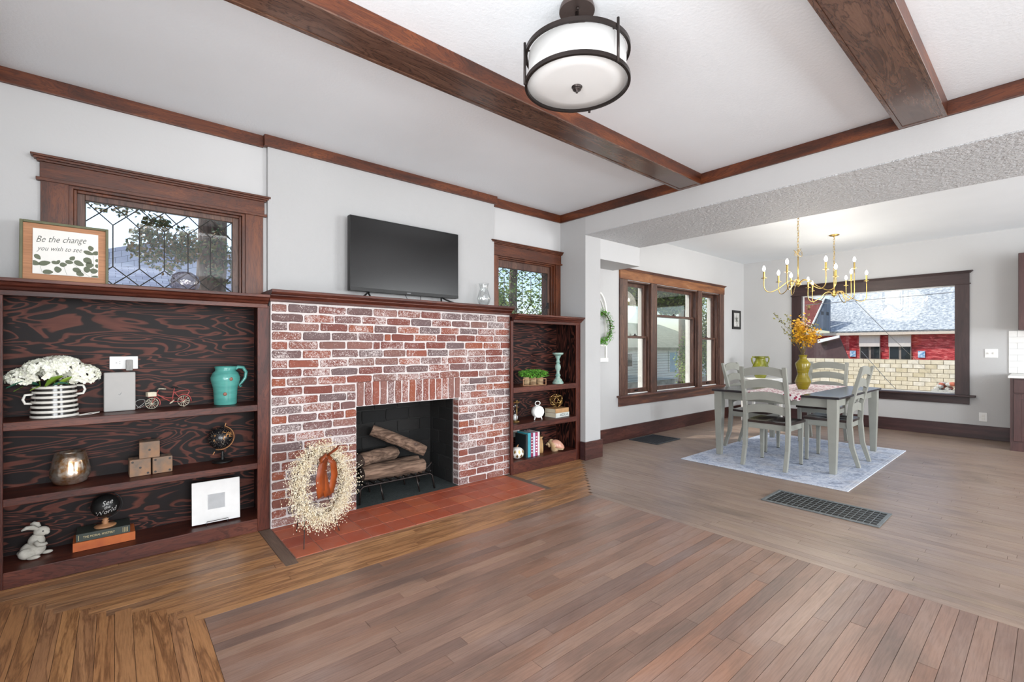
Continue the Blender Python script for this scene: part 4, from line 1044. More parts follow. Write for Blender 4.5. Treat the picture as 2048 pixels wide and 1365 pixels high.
for c, r, n in (((-0.045, -0.03, 0.07), 0.085, 230), ((0.035, -0.035, 0.085), 0.085, 230), ((0.115, -0.02, 0.045), 0.075, 170), ((-0.125, -0.015, 0.04), 0.06, 110), ((0.0, 0.05, 0.09), 0.08, 150)):
    obj('flower_head', floret_head(c, r, n), M['petal'], t, smooth=True)
def bigleaf(m_, a, b, w, bend, mat):
    a, b = Vector(a), Vector(b); n = 8; vs = []; d = (b-a); s = d.cross(Vector((0, 0.5, 1))).normalized()
    for i in range(n+1):
        u = i/n; p = a + d*u + Vector((0, 0, bend*math.sin(u*PI))); ww = w*math.sin(PI*min(1, u*0.92+0.06))**0.8
        vs += [tuple(p - s*ww), tuple(p + Vector((0, 0, -0.004))), tuple(p + s*ww)]
    fs = []
    for i in range(n): fs += [(3*i, 3*i+1, 3*i+4, 3*i+3), (3*i+1, 3*i+2, 3*i+5, 3*i+4)]
    o = obj('leaf', MB().add(vs, fs), mat, t, smooth=True); sfm = o.modifiers.new('thickness', 'SOLIDIFY'); sfm.thickness = 0.001
bigleaf(0, (-0.06, -0.02, 0.0), (-0.175, -0.08, -0.005), 0.028, 0.02, M['hleafd'])
bigleaf(0, (-0.03, -0.08, -0.005), (0.04, -0.10, 0.05), 0.022, 0.012, M['hleaf'])
bigleaf(0, (0.02, -0.09, 0.005), (0.075, -0.10, 0.045), 0.018, 0.0, M['hleaf'])
bigleaf(0, (0.00, -0.085, 0.0), (0.06, -0.10, 0.008), 0.015, 0.008, M['hleafd'])
bigleaf(0, (-0.05, -0.07, 0.0), (-0.085, -0.105, -0.02), 0.014, 0.0, M['hleaf'])
bigleaf(0, (-0.12, -0.02, 0.0), (-0.15, -0.06, -0.025), 0.018, 0.0, M['hleaf'])
for k in range(5): obj('stem', MB().tube([(0.02*k-0.04, 0, -0.16), (0.03*k-0.06, 0, 0.03)], 0.003, 5), M['hleaf'], t)
# grey modem, outlet and plug
M['modem'] = plain('matte_grey_plastic', 'b3b1ae', 0.55, 0, 0.03); M['plug'] = plain('ribbed_grey_plug', 'a09e9b', 0.6, 0, 0.2, 30, stretch=(8, 1, 1))
t = thing('modem_box', 'flat grey modem box standing upright on the top shelf', 'modem', (0.020, 3.705, S1))
obj('shell', B(-0.074, -0.022, 0, 0.074, 0.022, 0.236), M['modem'], t, bevel=0.006)
obj('logo', MB().tube([(-0.006, -0.0225, 0.103), (0.0, -0.0225, 0.098), (0.008, -0.0225, 0.112)], 0.0011, 5), M['grayplastic'], t)
t = thing('wall_outlet', 'white sideways outlet plate on the back of the left bookcase', 'outlet', (0.040, 3.782, 1.152))
obj('plate', B(-0.068, -0.007, -0.039, 0.068, 0.0005, 0.039), M['white'], t, bevel=0.002)
for x in (-0.024, 0.024):
    obj('socket', MB().prism([(x+0.018*math.cos(a*PI/8), 0.018*math.sin(a*PI/8)) for a in range(16)], 'y', -0.0085, -0.006), M['white'], t)
    for dx, dz, w in ((-0.012, 0.0, 0.003), (0.003, 0.006, 0.0012), (0.003, -0.006, 0.0012)):
        obj('slot', B(x+dx-w, -0.0092, dz-0.0012, x+dx+0.004, -0.0083, dz+0.0012), M['black'], t)
tag(obj('plug_adapter', B(-0.017, -0.03, -0.035, 0.017, 0.0, 0.032), M['plug'], loc=(0.066, 3.774, 1.138), bevel=0.004), 'small grey power adapter plugged into the sideways outlet', 'plug')
cb = []
for i in range(60):
    a = i/59
    cb.append((0.10 + 0.035*math.sin(a*9.5)*(1-0.3*a) + 0.05*a, 3.73 - 0.015*math.cos(a*8), S1 + 0.006 + 0.055*abs(math.sin(a*5.2))*(1-0.2*a)))
tag(obj('modem_cable', MB().tube(cb, 0.002, 5), M['modem'], smooth=True), 'thin grey cable looping between the modem and the toy bicycle', 'cable')
lp = [(-0.17+0.0, 3.60, S1+0.003), (-0.155, 3.61, S1+0.004), (-0.10, 3.615, S1+0.010), (-0.07, 3.62, S1+0.012), (-0.072, 3.605, S1+0.010), (-0.11, 3.60, S1+0.004), (-0.15, 3.585, S1+0.003)]
tag(obj('cable_loop', MB().tube(lp, 0.0018, 5, closed=True), M['cream'], smooth=True), 'flat loop of pale cable between the striped crock and the modem', 'cable')
# toy bicycle
M['redp'] = plain('faded_red_enamel', 'b4504c', 0.45); M['creamwire'] = plain('cream_wire', 'dcd2bb', 0.45)
t = thing('toy_bicycle', 'miniature red wire bicycle with a front basket', 'toy bicycle', (0.255, 3.67, S1), math.radians(14))
for x in (-0.085, 0.085):
    m = MB(); c = (x, 0, 0.038); m.tube([(x + 0.036*math.cos(a*PI/12), 0, 0.038 + 0.036*math.sin(a*PI/12)) for a in range(24)], 0.0022, 6, closed=True)
    wv = obj('wheel', m, M['blackmetal'], t, smooth=True)
    sp = MB()
    for k in range(12): a = k*PI/6; sp.tube([(x, 0, 0.038), (x+0.034*math.cos(a), 0, 0.038+0.034*math.sin(a))], 0.0011, 4)
    sp.tube([(x + 0.0325*math.cos(a*PI/10), 0, 0.038 + 0.0325*math.sin(a*PI/10)) for a in range(20)], 0.0013, 5, closed=True)
    obj('spokes', sp, M['creamwire'], wv)
    a0 = 0.2 if x < 0 else 0.5
    obj('mudguard', MB().tube([(x + 0.043*math.cos(a0-0.6+a*2.4/8), 0, 0.038 + 0.043*math.sin(a0-0.6+a*2.4/8)) for a in range(9)], 0.003, 6), M['redp'], t, smooth=True)
obj('frame', MB().tube([(-0.085, 0, 0.038), (-0.052, 0, 0.118)], 0.0025, 6).tube([(-0.060, 0, 0.095), (-0.02, 0, 0.062), (0.02, 0, 0.038)], 0.0026, 6).tube([(-0.058, 0, 0.085), (0.0, 0, 0.066), (0.03, 0, 0.066)], 0.0024, 6)
    .tube([(0.02, 0, 0.038), (0.034, 0, 0.125)], 0.0026, 6).tube([(0.02, 0, 0.038), (0.085, 0, 0.038)], 0.0024, 6).tube([(0.031, 0, 0.10), (0.085, 0, 0.038)], 0.0022, 6), M['redp'], t, smooth=True)
obj('carrier_rack', MB().tube([(0.034, 0, 0.095), (0.06, 0, 0.105), (0.11, 0, 0.108), (0.118, 0, 0.10), (0.108, 0, 0.075), (0.085, 0, 0.04)], 0.0026, 6), M['redp'], t, smooth=True)
obj('handlebar', MB().tube([(-0.018, -0.02, 0.124), (-0.045, -0.014, 0.127), (-0.056, 0, 0.122), (-0.045, 0.014, 0.127), (-0.018, 0.02, 0.124)], 0.0024, 6), M['creamwire'], t, smooth=True)
obj('saddle', MB().ball((0.036, 0, 0.128), 0.018, 12, 6, 1.1, 0.55, 0.3), M['black'], t, smooth=True)
obj('basket', MB().box(-0.112, -0.018, 0.082, -0.066, 0.018, 0.084).box(-0.112, -0.018, 0.082, -0.066, -0.016, 0.108).box(-0.112, 0.016, 0.082, -0.066, 0.018, 0.108).box(-0.112, -0.018, 0.082, -0.110, 0.018, 0.108).box(-0.068, -0.018, 0.082, -0.066, 0.018, 0.108), M['creamwire'], t)
obj('crank', MB().tube([(0.005, -0.012, 0.030), (0.02, -0.006, 0.038), (0.035, 0.012, 0.046)], 0.004, 6), M['creamwire'], t)
obj('kickstand', MB().tube([(0.085, -0.004, 0.035), (0.080, -0.014, 0.003), (0.088, -0.016, 0.003)], 0.0016, 5), M['creamwire'], t)
# teal pitcher
M['teal'] = plain('teal_glaze', '5aa39a', 0.14, 0, 0.2, 7, 0.05, c2='4a9189', stretch=(1,1,5)); M['rustspot'] = plain('rust_flower_relief', '8c5a48', 0.5)
t = thing('teal_pitcher', 'teal glazed pitcher with a curled handle on the top shelf', 'pitcher', (0.568, 3.66, S1))
obj('body', MB().lathe([(0, 0), (0.064, 0), (0.067, 0.006), (0.068, 0.05), (0.072, 0.11), (0.086, 0.165), (0.087, 0.185), (0.075, 0.215), (0.060, 0.228), (0.060, 0.240), (0.066, 0.258), (0.060, 0.258), (0.054, 0.235), (0, 0.2)], 36), M['teal'], t, smooth=True)
obj('handle', MB().tube([(0.052, 0.0, 0.232), (0.075, 0, 0.252), (0.105, 0, 0.248), (0.124, 0, 0.215), (0.118, 0, 0.175), (0.098, 0, 0.145), (0.083, 0, 0.128), (0.088, 0, 0.115), (0.098, 0, 0.122)], [0.010, 0.011, 0.011, 0.011, 0.010, 0.009, 0.008, 0.006, 0.005], 10), M['teal'], t, smooth=True)
for a, z in ((-1.35, 0.175), (-1.75, 0.075)):
    r = 0.086 if z > 0.1 else 0.070; c = (r*math.cos(a), r*math.sin(a), z)
    m = MB(); m.ball(c, 0.012, 10, 6, 1, 0.3, 1); obj('flower_relief', m, M['rustspot'], t, smooth=True)
# black desk globe
M['globe'] = plain('black_globe_print', '26262a', 0.25, 0, 0.3, 26, c2='6b6358'); M['copper'] = plain('copper_continent', 'b47d4e', 0.35, 0.5)
def globemat():
    m = N('globe_surface'); v = m.coord((1,1,1)); f = m.noise(v, 14, 5, 0.75); g_ = m.noise(v, 160, 2)
    c = m.ramp(f, [(0.56, '1b1b1e'), (0.585, 'b98653'), (0.75, 'a06f45')], 'LINEAR'); c = m.mix(m.ramp(g_, [(0.60, (0,0,0,1)), (0.66, (0.7,0.7,0.7,1))]), c, '9a9284')
    m.color(c); m.b.inputs['Roughness'].default_value = 0.22; return m.m
t = thing('desk_globe', 'small black and copper globe on a round black foot', 'globe', (0.555, 3.69, S2))
obj('base', MB().lathe([(0, 0), (0.060, 0), (0.062, 0.006), (0.052, 0.012), (0.015, 0.014), (0.009, 0.02), (0.013, 0.028), (0.008, 0.036), (0.013, 0.046), (0.008, 0.056), (0.011, 0.07), (0.004, 0.078), (0, 0.078)], 24), M['black'], t, smooth=True)
gl_ = obj('sphere', MB().ball((0, 0, 0), 0.073, 32, 20), globemat(), t, smooth=True, loc=(-0.012, 0, 0.165))
ar = [(-0.012 + 0.081*math.cos(a), 0, 0.165 + 0.081*math.sin(a)) for a in [math.radians(70 + 180*i/16) for i in range(17)]]
ar2 = [(-0.012 + 0.081*math.cos(a), 0, 0.165 + 0.081*math.sin(a)) for a in [math.radians(-110 + 182*i/16) for i in range(17)]]
obj('meridian_arm', MB().tube(ar2, 0.0035, 6), M['copper'], t, smooth=True)
obj('axis_pin', MB().tube([(-0.045, 0, 0.075), (-0.055, 0, 0.055)], 0.003, 6).tube([(0.014, 0, 0.24), (0.021, 0, 0.262)], 0.003, 6), M['copper'], t)
# three wooden dice
M['dice'] = plain('weathered_wood_block', 'a07a5c', 0.8, 0, 0.3, 16, 0.3, c2='77695e'); M['pip'] = plain('dark_stud', '33302e', 0.5)
def die(label, x, y, z, rz, pips, s=0.098):
    t = thing('wooden_die', label, 'block', (x, y, z), rz, 'stack of wooden dice'); obj('block', B(-s/2, -s/2, 0, s/2, s/2, s), M['dice'], t, bevel=0.004)
    for px_, pz in pips: obj('pip', MB().prism([(px_*s + 0.0065*math.cos(k*PI/5), s/2 + pz*s + 0.0065*math.sin(k*PI/5)) for k in range(10)], 'y', -s/2-0.002, -s/2+0.002), M['pip'], t)
    for px_, py_ in ((-0.25, 0.1), (0.25, -0.1)): obj('pip', MB().lathe([(0, -0.002), (0.0065, -0.002), (0.0065, 0.0015), (0, 0.002)], 10, (px_*s, py_*s, s)), M['pip'], t)
die('wooden die at lower left of the stack showing a diagonal of dots', 0.112, 3.655, S2, 0.05, ((-0.36, 0.36), (0, 0), (0.36, -0.36)), 0.102)
die('wooden die at lower right of the stack with a dot in each corner', 0.222, 3.66, S2, 0.03, ((-0.36, 0.36), (0.36, 0.36), (-0.36, -0.36), (0.36, -0.36)), 0.1)
die('topmost wooden die of the stack with one centre dot', 0.160, 3.658, S2+0.1025, -0.02, ((0, 0),), 0.1)
# mercury glass votive
def mercury():
    m = N('gold_mercury_glass'); v = m.coord((1,1,1)); f = m.noise(v, 22, 5, 0.7)
    m.color(m.ramp(f, [(0.4, 'b98a5a'), (0.6, 'e3ddd2')])); m.b.inputs['Metallic'].default_value = 0.85
    m.l.new(m.math('MULTIPLY_ADD', f, 0.35, 0.0), m.b.inputs['Roughness']); return m.m
t = thing('mercury_glass_votive', 'gold mercury-glass candle cup on the middle shelf', 'candle holder', (-0.197, 3.67, S2))
obj('cup', MB().lathe([(0, 0), (0.045, 0), (0.07, 0.012), (0.087, 0.05), (0.088, 0.075), (0.078, 0.13), (0.066, 0.182), (0.063, 0.182), (0.075, 0.13), (0.08, 0.06), (0.0, 0.02)], 36), mercury(), t, smooth=True)
# white square frame on a little easel
t = thing('white_picture_frame', 'empty white square frame on a wire stand on the bottom shelf', 'picture frame', (0.508, 3.60, S3+0.008), math.radians(-3)); t.rotation_euler = (-math.radians(6), 0, math.radians(-3))
fr = B(-0.135, -0.006, 0, 0.135, 0.006, 0.27); obj('frame', fr, M['white'], t, bevel=0.002)
op = MB(); hollow(op, 'y', -0.051, 0.051, 0.084, 0.186, 0.003, -0.0085, -0.006); obj('opening_lip', op, M['white'], t); obj('opening', B(-0.048, -0.0068, 0.087, 0.048, -0.004, 0.183), plain('pale_grey_glass', 'b4b6b8', 0.2), t)
t = thing('plate_stand', 'black wire stand under the white square frame', 'stand', (0.508, 3.585, S3))
obj('wire', MB().tube([(-0.06, 0.05, 0.004), (-0.06, -0.022, 0.004), (-0.06, -0.028, 0.03), (0.06, -0.028, 0.03), (0.06, -0.022, 0.004), (0.06, 0.05, 0.004)], 0.002, 6).tube([(-0.06, 0.05, 0.004), (-0.04, 0.08, 0.12), (0.04, 0.08, 0.12), (0.06, 0.05, 0.004)], 0.002, 6), M['black'], t)
# books on the bottom shelf
M['pages'] = plain('book_pages', 'ddd2b8', 0.8, 0, 0.15, 60, stretch=(1, 1, 12)); M['goldink'] = plain('gold_ink', 'c9b98a', 0.4, 0.3)
def book(label, loc, rz, L_, D_, H_, cover, spine_front=True, group=None):
    t = thing('book', label, 'book', loc, rz, group)
    obj('pages', B(-L_/2+0.005, -D_/2+0.003, 0.003, L_/2-0.005, D_/2-0.004, H_-0.003), M['pages'], t)
    obj('cover', MB().box(-L_/2, -D_/2, 0, L_/2, D_/2, 0.003).box(-L_/2, -D_/2, H_-0.003, L_/2, D_/2, H_).box(-L_/2, -D_/2-0.001, 0, L_/2, -D_/2+0.003, H_), cover, t, bevel=0.001)
    return t
book('orange cloth-bound book lying lowest on the bottom shelf', (-0.048, 3.685, S3), 0.02, 0.275, 0.165, 0.05, plain('orange_cloth', 'b9632f', 0.7, 0, 0.25, 14, 0.1, c2='a3512a'))
b2 = book('dark green book with gilt spine lying on the orange one', (-0.052, 3.683, S3+0.0505), 0.0, 0.238, 0.15, 0.044, plain('dark_green_cloth', '323b35', 0.5, 0, 0.1))
text('spine_title', 'THE MORAL MYSTERY', 0.017, M['goldink'], b2, T(-0.02, -0.0768, 0.022) @ FX @ Matrix.Diagonal((0.82, 1, 1, 1)), 0.0004)
for x in (-0.108, 0.085, 0.092, 0.099, 0.106): obj('gilt_rule', B(x, -0.0768, 0.008, x+0.0018, -0.0758, 0.036), M['goldink'], b2)
t = thing('small_lettered_globe', 'black globe with white lettering on a turned wooden foot atop the books', 'globe', (-0.046, 3.675, S3+0.0955))
M['pine'] = plain('light_turned_wood', 'b07f58', 0.55, 0, 0.2, 14)
obj('foot', MB().lathe([(0, 0), (0.050, 0), (0.052, 0.005), (0.046, 0.010), (0.018, 0.014), (0.012, 0.02), (0.018, 0.028), (0.012, 0.036), (0.016, 0.044), (0.006, 0.05), (0, 0.05)], 24), M['pine'], t, smooth=True)
obj('sphere', MB().ball((0, 0, 0.122), 0.067, 28, 18), M['black'], t, smooth=True)
obj('meridian_arm', MB().tube([(0.077*math.cos(a), 0, 0.122+0.077*math.sin(a)) for a in [math.radians(-115 + 180*i/16) for i in range(17)]], 0.003, 6), M['black'], t, smooth=True)
def onball(o, r, c):
    for v in o.data.vertices:
        x, z = v.co.x - c[0], v.co.z - c[2]; d2 = max(0.0, r*r - x*x - z*z); lift = -(v.co.y); v.co.y = c[1] - math.sqrt(d2) - 0.0003 - (0.0006 if lift > 0 else 0)
for s_, z, sz in (('See', 0.150, 0.036), ('the', 0.125, 0.022), ('World', 0.098, 0.036)):
    o = text('lettering', s_, sz, M['white'], t, T(0.008 if s_ != 'World' else 0.0, -0.06, z) @ R(-0.25, 'Y') @ FX, 0.0003, 0.4, 0.0); onball(o, 0.0672, (0, 0, 0.122))
# stone rabbit
M['stone'] = plain('pale_stone', 'c4c0b6', 0.8, 0, 0.25, 18, 0.3, c2='9c988e')
t = thing('rabbit_figurine', 'pale stone rabbit figurine sitting on the bottom shelf at far left', 'figurine', (-0.335, 3.67, S3), math.radians(0))
def skin(name, verts, edges, radii, root, mat, parent, sub=2):
    me = bpy.data.meshes.new(name); me.from_pydata(verts, edges, []); o = bpy.data.objects.new(name, me); COL.objects.link(o)
    sk = o.modifiers.new('skin', 'SKIN'); sk.use_smooth_shade = True
    for i, r in enumerate(radii): me.skin_vertices[0].data[i].radius = (r, r)
    me.skin_vertices[0].data[root].use_root = True
    ss = o.modifiers.new('sub', 'SUBSURF'); ss.levels = sub; ss.render_levels = sub; me.materials.append(mat); o.parent = parent; return o
rv = [(-0.015,0,0.04),(0.0,0,0.075),(0.012,0,0.105),(0.018,0,0.13),(0.03,-0.004,0.142),(0.05,-0.008,0.14),
      (-0.03,-0.02,0.03),(0.0,-0.035,0.018),(0.03,-0.045,0.012),
      (0.03,-0.02,0.085),(0.05,-0.035,0.072),
      (0.02,0.022,0.02),(0.05,0.02,0.012),(0.03,0.018,0.085),(0.052,0.01,0.07)]
re = [(0,1),(1,2),(2,3),(3,4),(4,5),(0,6),(6,7),(7,8),(2,9),(9,10),(0,11),(11,12),(2,13),(13,14)]
rr_ = [0.046,0.042,0.030,0.022,0.028,0.016,0.030,0.020,0.012,0.016,0.010,0.022,0.012,0.014,0.010]
obj('body', MB().ball((-0.012, 0.0, 0.043), 0.05, 20, 12, 1.05, 0.85, 0.86).ball((0.002, -0.002, 0.085), 0.037, 18, 12, 0.95, 0.85, 1.15).ball((0.022, -0.004, 0.136), 0.029, 18, 12, 1.15, 0.85, 0.92).ball((0.042, -0.008, 0.128), 0.014, 12, 8)
    .ball((-0.032, -0.034, 0.034), 0.030, 14, 10, 1.2, 0.6, 1.0).ball((-0.006, -0.046, 0.011), 0.014, 12, 8, 2.0, 0.9, 0.75).ball((0.042, 0.012, 0.011), 0.014, 12, 8, 1.8, 0.9, 0.75).ball((-0.062, 0.01, 0.03), 0.014, 10, 8), M['stone'], t, smooth=True)
obj('forepaw', MB().tube([(0.0, -0.034, 0.09), (0.014, -0.042, 0.074), (0.032, -0.040, 0.070), (0.046, -0.034, 0.074)], [0.012, 0.012, 0.010, 0.008], 10), M['stone'], t, smooth=True)
for s, y in ((0, -0.012), (1, 0.014)):
    P = [(0.008, y, 0.152), (-0.012, y, 0.166), (-0.035, y-0.004, 0.170), (-0.055, y-0.006, 0.160)]
    if s: P = [(0.012, y, 0.158), (0.004, y+0.004, 0.172), (-0.012, y+0.006, 0.180), (-0.025, y+0.006, 0.178)]
    obj('ear', MB().tube(P, [0.008, 0.013, 0.011, 0.004], 10), M['stone'], t, smooth=True)
obj('eye', MB().ball((0.030, -0.027, 0.141), 0.004, 8, 6), M['pip'], t, smooth=True)

# ------------------------------------------------------------------ things on the right bookcase
Q1, Q2, Q3 = 0.8535, 0.4865, 0.1215
t = thing('herb_planter', 'three birch-log pots of green plants on a tray on the upper shelf', 'planter', (3.30, 3.52, Q1), math.radians(-20))
M['birch'] = plain('birch_bark_pot', 'b59c78', 0.8, 0, 0.35, 14, 0.4, c2='7b6248', stretch=(1, 1, 3)); M['herb'] = plain('bright_green_leaves', '6fb03a', 0.6, 0, 0.35, 30, c2='3f7f22')
for i in range(3):
    x = -0.078 + i*0.078; obj('log_pot', MB().lathe([(0, 0.006), (0.034, 0.006), (0.036, 0.04), (0.033, 0.085), (0.028, 0.085), (0, 0.08)], 16, (x, 0, 0)), M['birch'], t, smooth=True)
tr = MB(); hollow(tr, 'y', -0.13, 0.13, 0, 0.07, 0.006, -0.045, -0.038); tr.box(-0.13, -0.045, 0, 0.13, 0.045, 0.006); obj('tray', tr, M['pine'], t)
rg_ = random.Random(4); lf = MB()
for i in range(1100):
    u = rg_.uniform(-1, 1); p = Vector((u*0.15, rg_.uniform(-0.065, 0.06), 0.118 + 0.045*math.sqrt(max(0, 1-u*u*0.8))*rg_.uniform(-0.9, 1)))
    a = Vector([rg_.gauss(0,1) for _ in range(3)]).normalized(); b = a.orthogonal().normalized(); q = rg_.uniform(0.006, 0.011); lf.quadleaf(p, a*q, b*q)
obj('foliage', lf, M['herb'], t, stuff=True)
M['seafoam'] = plain('chipped_seafoam_paint', '7da59c', 0.6, 0, 0.25, 22, 0.3, c2='a3b5aa')
t = thing('candlestick', 'tall turned seafoam-green wooden candlestick on the upper shelf', 'candlestick', (3.655, 3.505, Q1))
obj('shaft', MB().lathe([(0, 0), (0.060, 0), (0.060, 0.016), (0.050, 0.024), (0.044, 0.045), (0.030, 0.055), (0.022, 0.075), (0.030, 0.09), (0.020, 0.105), (0.017, 0.13), (0.029, 0.16), (0.032, 0.18), (0.026, 0.205), (0.016, 0.22), (0.026, 0.232), (0.018, 0.245), (0.016, 0.265), (0.026, 0.285), (0.034, 0.305)], 28), M['seafoam'], t, auto=True)
obj('drip_pan', MB().lathe([(0.034, 0.303), (0.058, 0.318), (0.060, 0.334), (0.052, 0.334), (0, 0.325)], 28), M['seafoam'], t, auto=True)
t = thing('hourglass', 'brass-framed hourglass with white sand at the left end of the shelf', 'hourglass', (3.085, 3.56, Q2))
for z in (0.0, 0.20): obj('end_plate', MB().lathe([(0, z), (0.046, z), (0.048, z+0.006), (0.044, z+0.012), (0, z+0.012)], 20), M['gold'], t, auto=True)
for k in range(3): a = 0.3 + k*2*PI/3; obj('pillar', MB().tube([(0.038*math.cos(a), 0.038*math.sin(a), 0.01), (0.038*math.cos(a), 0.038*math.sin(a), 0.20)], 0.0035, 8), M['gold'], t, smooth=True)
for k in range(3): a = 0.3 + k*2*PI/3; obj('knob', MB().ball((0.038*math.cos(a), 0.038*math.sin(a), 0.217), 0.006, 8, 6), M['gold'], t, smooth=True)
obj('bulbs', MB().lathe([(0.012, 0.013), (0.028, 0.03), (0.031, 0.055), (0.02, 0.085), (0.004, 0.106), (0.02, 0.128), (0.031, 0.158), (0.028, 0.182), (0.012, 0.199)], 20, cap=False), M['clear'], t, smooth=True)
obj('sand', MB().lathe([(0.0, 0.016), (0.012, 0.016), (0.026, 0.03), (0.029, 0.055), (0.022, 0.07), (0, 0.085)], 20), M['white'], t, smooth=True)
t = thing('alarm_clock', 'white vintage alarm clock with a loop handle on the middle shelf', 'clock', (3.365, 3.52, Q2+0.001), math.radians(-12))
obj('case', MB().lathe([(0.052, -0.026), (0.062, -0.022), (0.065, -0.01), (0.065, 0.02), (0.058, 0.03), (0, 0.033)], 36), M['whitew'], t, smooth=True).matrix_local = T(0, 0, 0.085) @ R(-PI/2, 'X') @ Matrix.Diagonal((1, 1, 1, 1))
fa = obj('dial', MB().lathe([(0, -0.001), (0.053, -0.001), (0.053, 0.001), (0, 0.001)], 32), plain('clock_dial_grey', 'cfd0cc', 0.5, 0, 0.1), t); fa.matrix_local = T(0, -0.021, 0.085) @ R(PI/2, 'X')
rgm = obj('bezel', MB().tube([(0.056*math.cos(a*PI/16), -0.027, 0.085+0.056*math.sin(a*PI/16)) for a in range(32)], 0.006, 8, closed=True), M['whitew'], t, smooth=True)
tick = MB()
for k in range(12):
    a = k*PI/6; tick.tube([(0.038*math.cos(a), -0.023, 0.085+0.038*math.sin(a)), (0.046*math.cos(a), -0.023, 0.085+0.046*math.sin(a))], 0.002, 4)
obj('hour_marks', tick, M['black'], t)
for a, l in ((2.3, 0.024), (0.6, 0.034)): obj('hand', MB().tube([(0, -0.024, 0.085), (l*math.cos(a), -0.024, 0.085+l*math.sin(a))], 0.0013, 4), M['black'], t)
obj('handle', MB().tube([(0.03*math.cos(a*PI/12), 0, 0.172+0.022*math.sin(a*PI/12)) for a in range(24)], 0.0045, 8, closed=True), M['whitew'], t, smooth=True)
for x in (-0.036, 0.036): obj('leg', MB().tube([(x, -0.008, 0.032), (x*1.3, -0.012, 0.0)], [0.008, 0.005], 8), M['whitew'], t, smooth=True)
bk1 = book('pale grey book with dark letters lying under the tan one', (3.70, 3.565, Q2), 0.06, 0.225, 0.165, 0.048, plain('pale_grey_cover', 'c9cdc8', 0.6), group='stacked books on the right bookcase')
text('spine_title', 'ADUA', 0.040, plain('slate_ink', '4f5a5e', 0.6), bk1, T(0.025, -0.0838, 0.024) @ FX @ Matrix.Diagonal((1.25, 1, 1, 1)), 0.0004)
book('tan book lying on the pale grey one', (3.70, 3.567, Q2+0.0485), 0.045, 0.222, 0.16, 0.046, plain('tan_cover', 'b98f62', 0.6, 0, 0.2), group='stacked books on the right bookcase')
t = thing('geodesic_ornament', 'gold wire geodesic ball on the stacked books', 'ornament', (3.69, 3.565, Q2+0.0955), 0.4)
ph = (1+5**0.5)/2; V_ = [Vector(p).normalized()*0.078 for p in [(-1,ph,0),(1,ph,0),(-1,-ph,0),(1,-ph,0),(0,-1,ph),(0,1,ph),(0,-1,-ph),(0,1,-ph),(ph,0,-1),(ph,0,1),(-ph,0,-1),(-ph,0,1)]]
Rm = Euler((0.35, 0.2, 0.1)).to_matrix(); V_ = [Rm @ v for v in V_]; mz = min(v.z for v in V_)
for i in range(12):
    for j in range(i+1, 12):
        if (V_[i]-V_[j]).length < 0.09: obj('strut', MB().tube([V_[i]-Vector((0,0,mz-0.004)), V_[j]-Vector((0,0,mz-0.004))], 0.0035, 6), M['gold'], t, smooth=True)
# lower shelf
t = thing('harlequin_pumpkin', 'white pumpkin with gold diamond patches on the bottom shelf', 'pumpkin', (3.088, 3.532, Q3))
m = MB(); prof = [(max(1e-5, 0.07*math.sin(PI*j/12)**0.8), 0.058-0.058*math.cos(PI*j/12)) for j in range(13)]; vs = []; n = 40
for r, z in prof:
    for i in range(n):
        a = 2*PI*i/n; q = r*(1 - 0.05*abs(math.cos(a*5))**6); vs.append((q*math.cos(a), q*math.sin(a), z))
m.add(vs, [(j*n+i, j*n+(i+1) % n, (j+1)*n+(i+1) % n, (j+1)*n+i) for j in range(12) for i in range(n)])
obj('body', m, M['cream'], t, smooth=True); obj('stem', MB().tube([(0, 0, 0.108), (0.004, 0, 0.125), (0.016, -0.002, 0.138)], [0.009, 0.006, 0.005], 8), M['pine'], t, smooth=True)
for a in (-2.9, -2.25, -1.6, -0.95):
    for zc in (0.035, 0.078):
        a2 = a + (0.32 if zc > 0.05 else 0); r = 0.0715*math.sin(math.acos(max(-1, min(1, (0.058-zc)/0.058))))**0.8 + 0.001
        c = Vector((r*math.cos(a2), r*math.sin(a2), zc)); s = Vector((-math.sin(a2), math.cos(a2), 0)); o_ = Vector((math.cos(a2), math.sin(a2), 0))*0.0015
        u = Vector((math.cos(a2)*(-0.35 if zc > 0.05 else 0.3), math.sin(a2)*(-0.35 if zc > 0.05 else 0.3), 1)).normalized()
        k = MB().add([tuple(c+o_-u*0.022), tuple(c+s*0.012), tuple(c+o_+u*0.022), tuple(c-s*0.012), tuple(c-o_*3)], [(0,1,2,3), (0,4,1), (1,4,2), (2,4,3), (3,4,0)])
        obj('gold_diamond', k, M['gold'], t)
cols = [('black hardcover book at the left of the upright books', 0.026, 0.235, '1c2428'), ('teal hardcover book among the upright books', 0.040, 0.250, '3f9fb0'), ('maroon book next to the teal one', 0.032, 0.245, '8a2f52'), ('pale blue book between two maroon ones', 0.028, 0.245, 'c6cfe2'), ('maroon book with white lettering near the right', 0.036, 0.243, 'a3365f'), ('white book at the right end of the upright books', 0.026, 0.246, 'e4dcdc')]
x = 3.165
for lb, w, h, c in cols:
    t = thing('book', lb, 'book', (x + w/2, 3.565, Q3), 0, 'upright books on the bottom shelf')
    cm_ = plain('cover_' + c, c, 0.5, 0, 0.12)
    obj('pages', B(-w/2+0.003, -0.075, 0.003, w/2-0.003, 0.08, h-0.004), M['pages'], t)
    obj('cover', MB().box(-w/2, -0.08, 0, -w/2+0.003, 0.083, h).box(w/2-0.003, -0.08, 0, w/2, 0.083, h).box(-w/2, -0.083, 0, w/2, -0.079, h), cm_, t, bevel=0.001)
    if c in ('8a2f52', 'a3365f'):
        for k in range(6): obj('spine_mark', B(-w*0.25, -0.0838, 0.04+k*0.03, w*0.25, -0.0828, 0.052+k*0.03), M['card'], t)
    x += w + 0.001
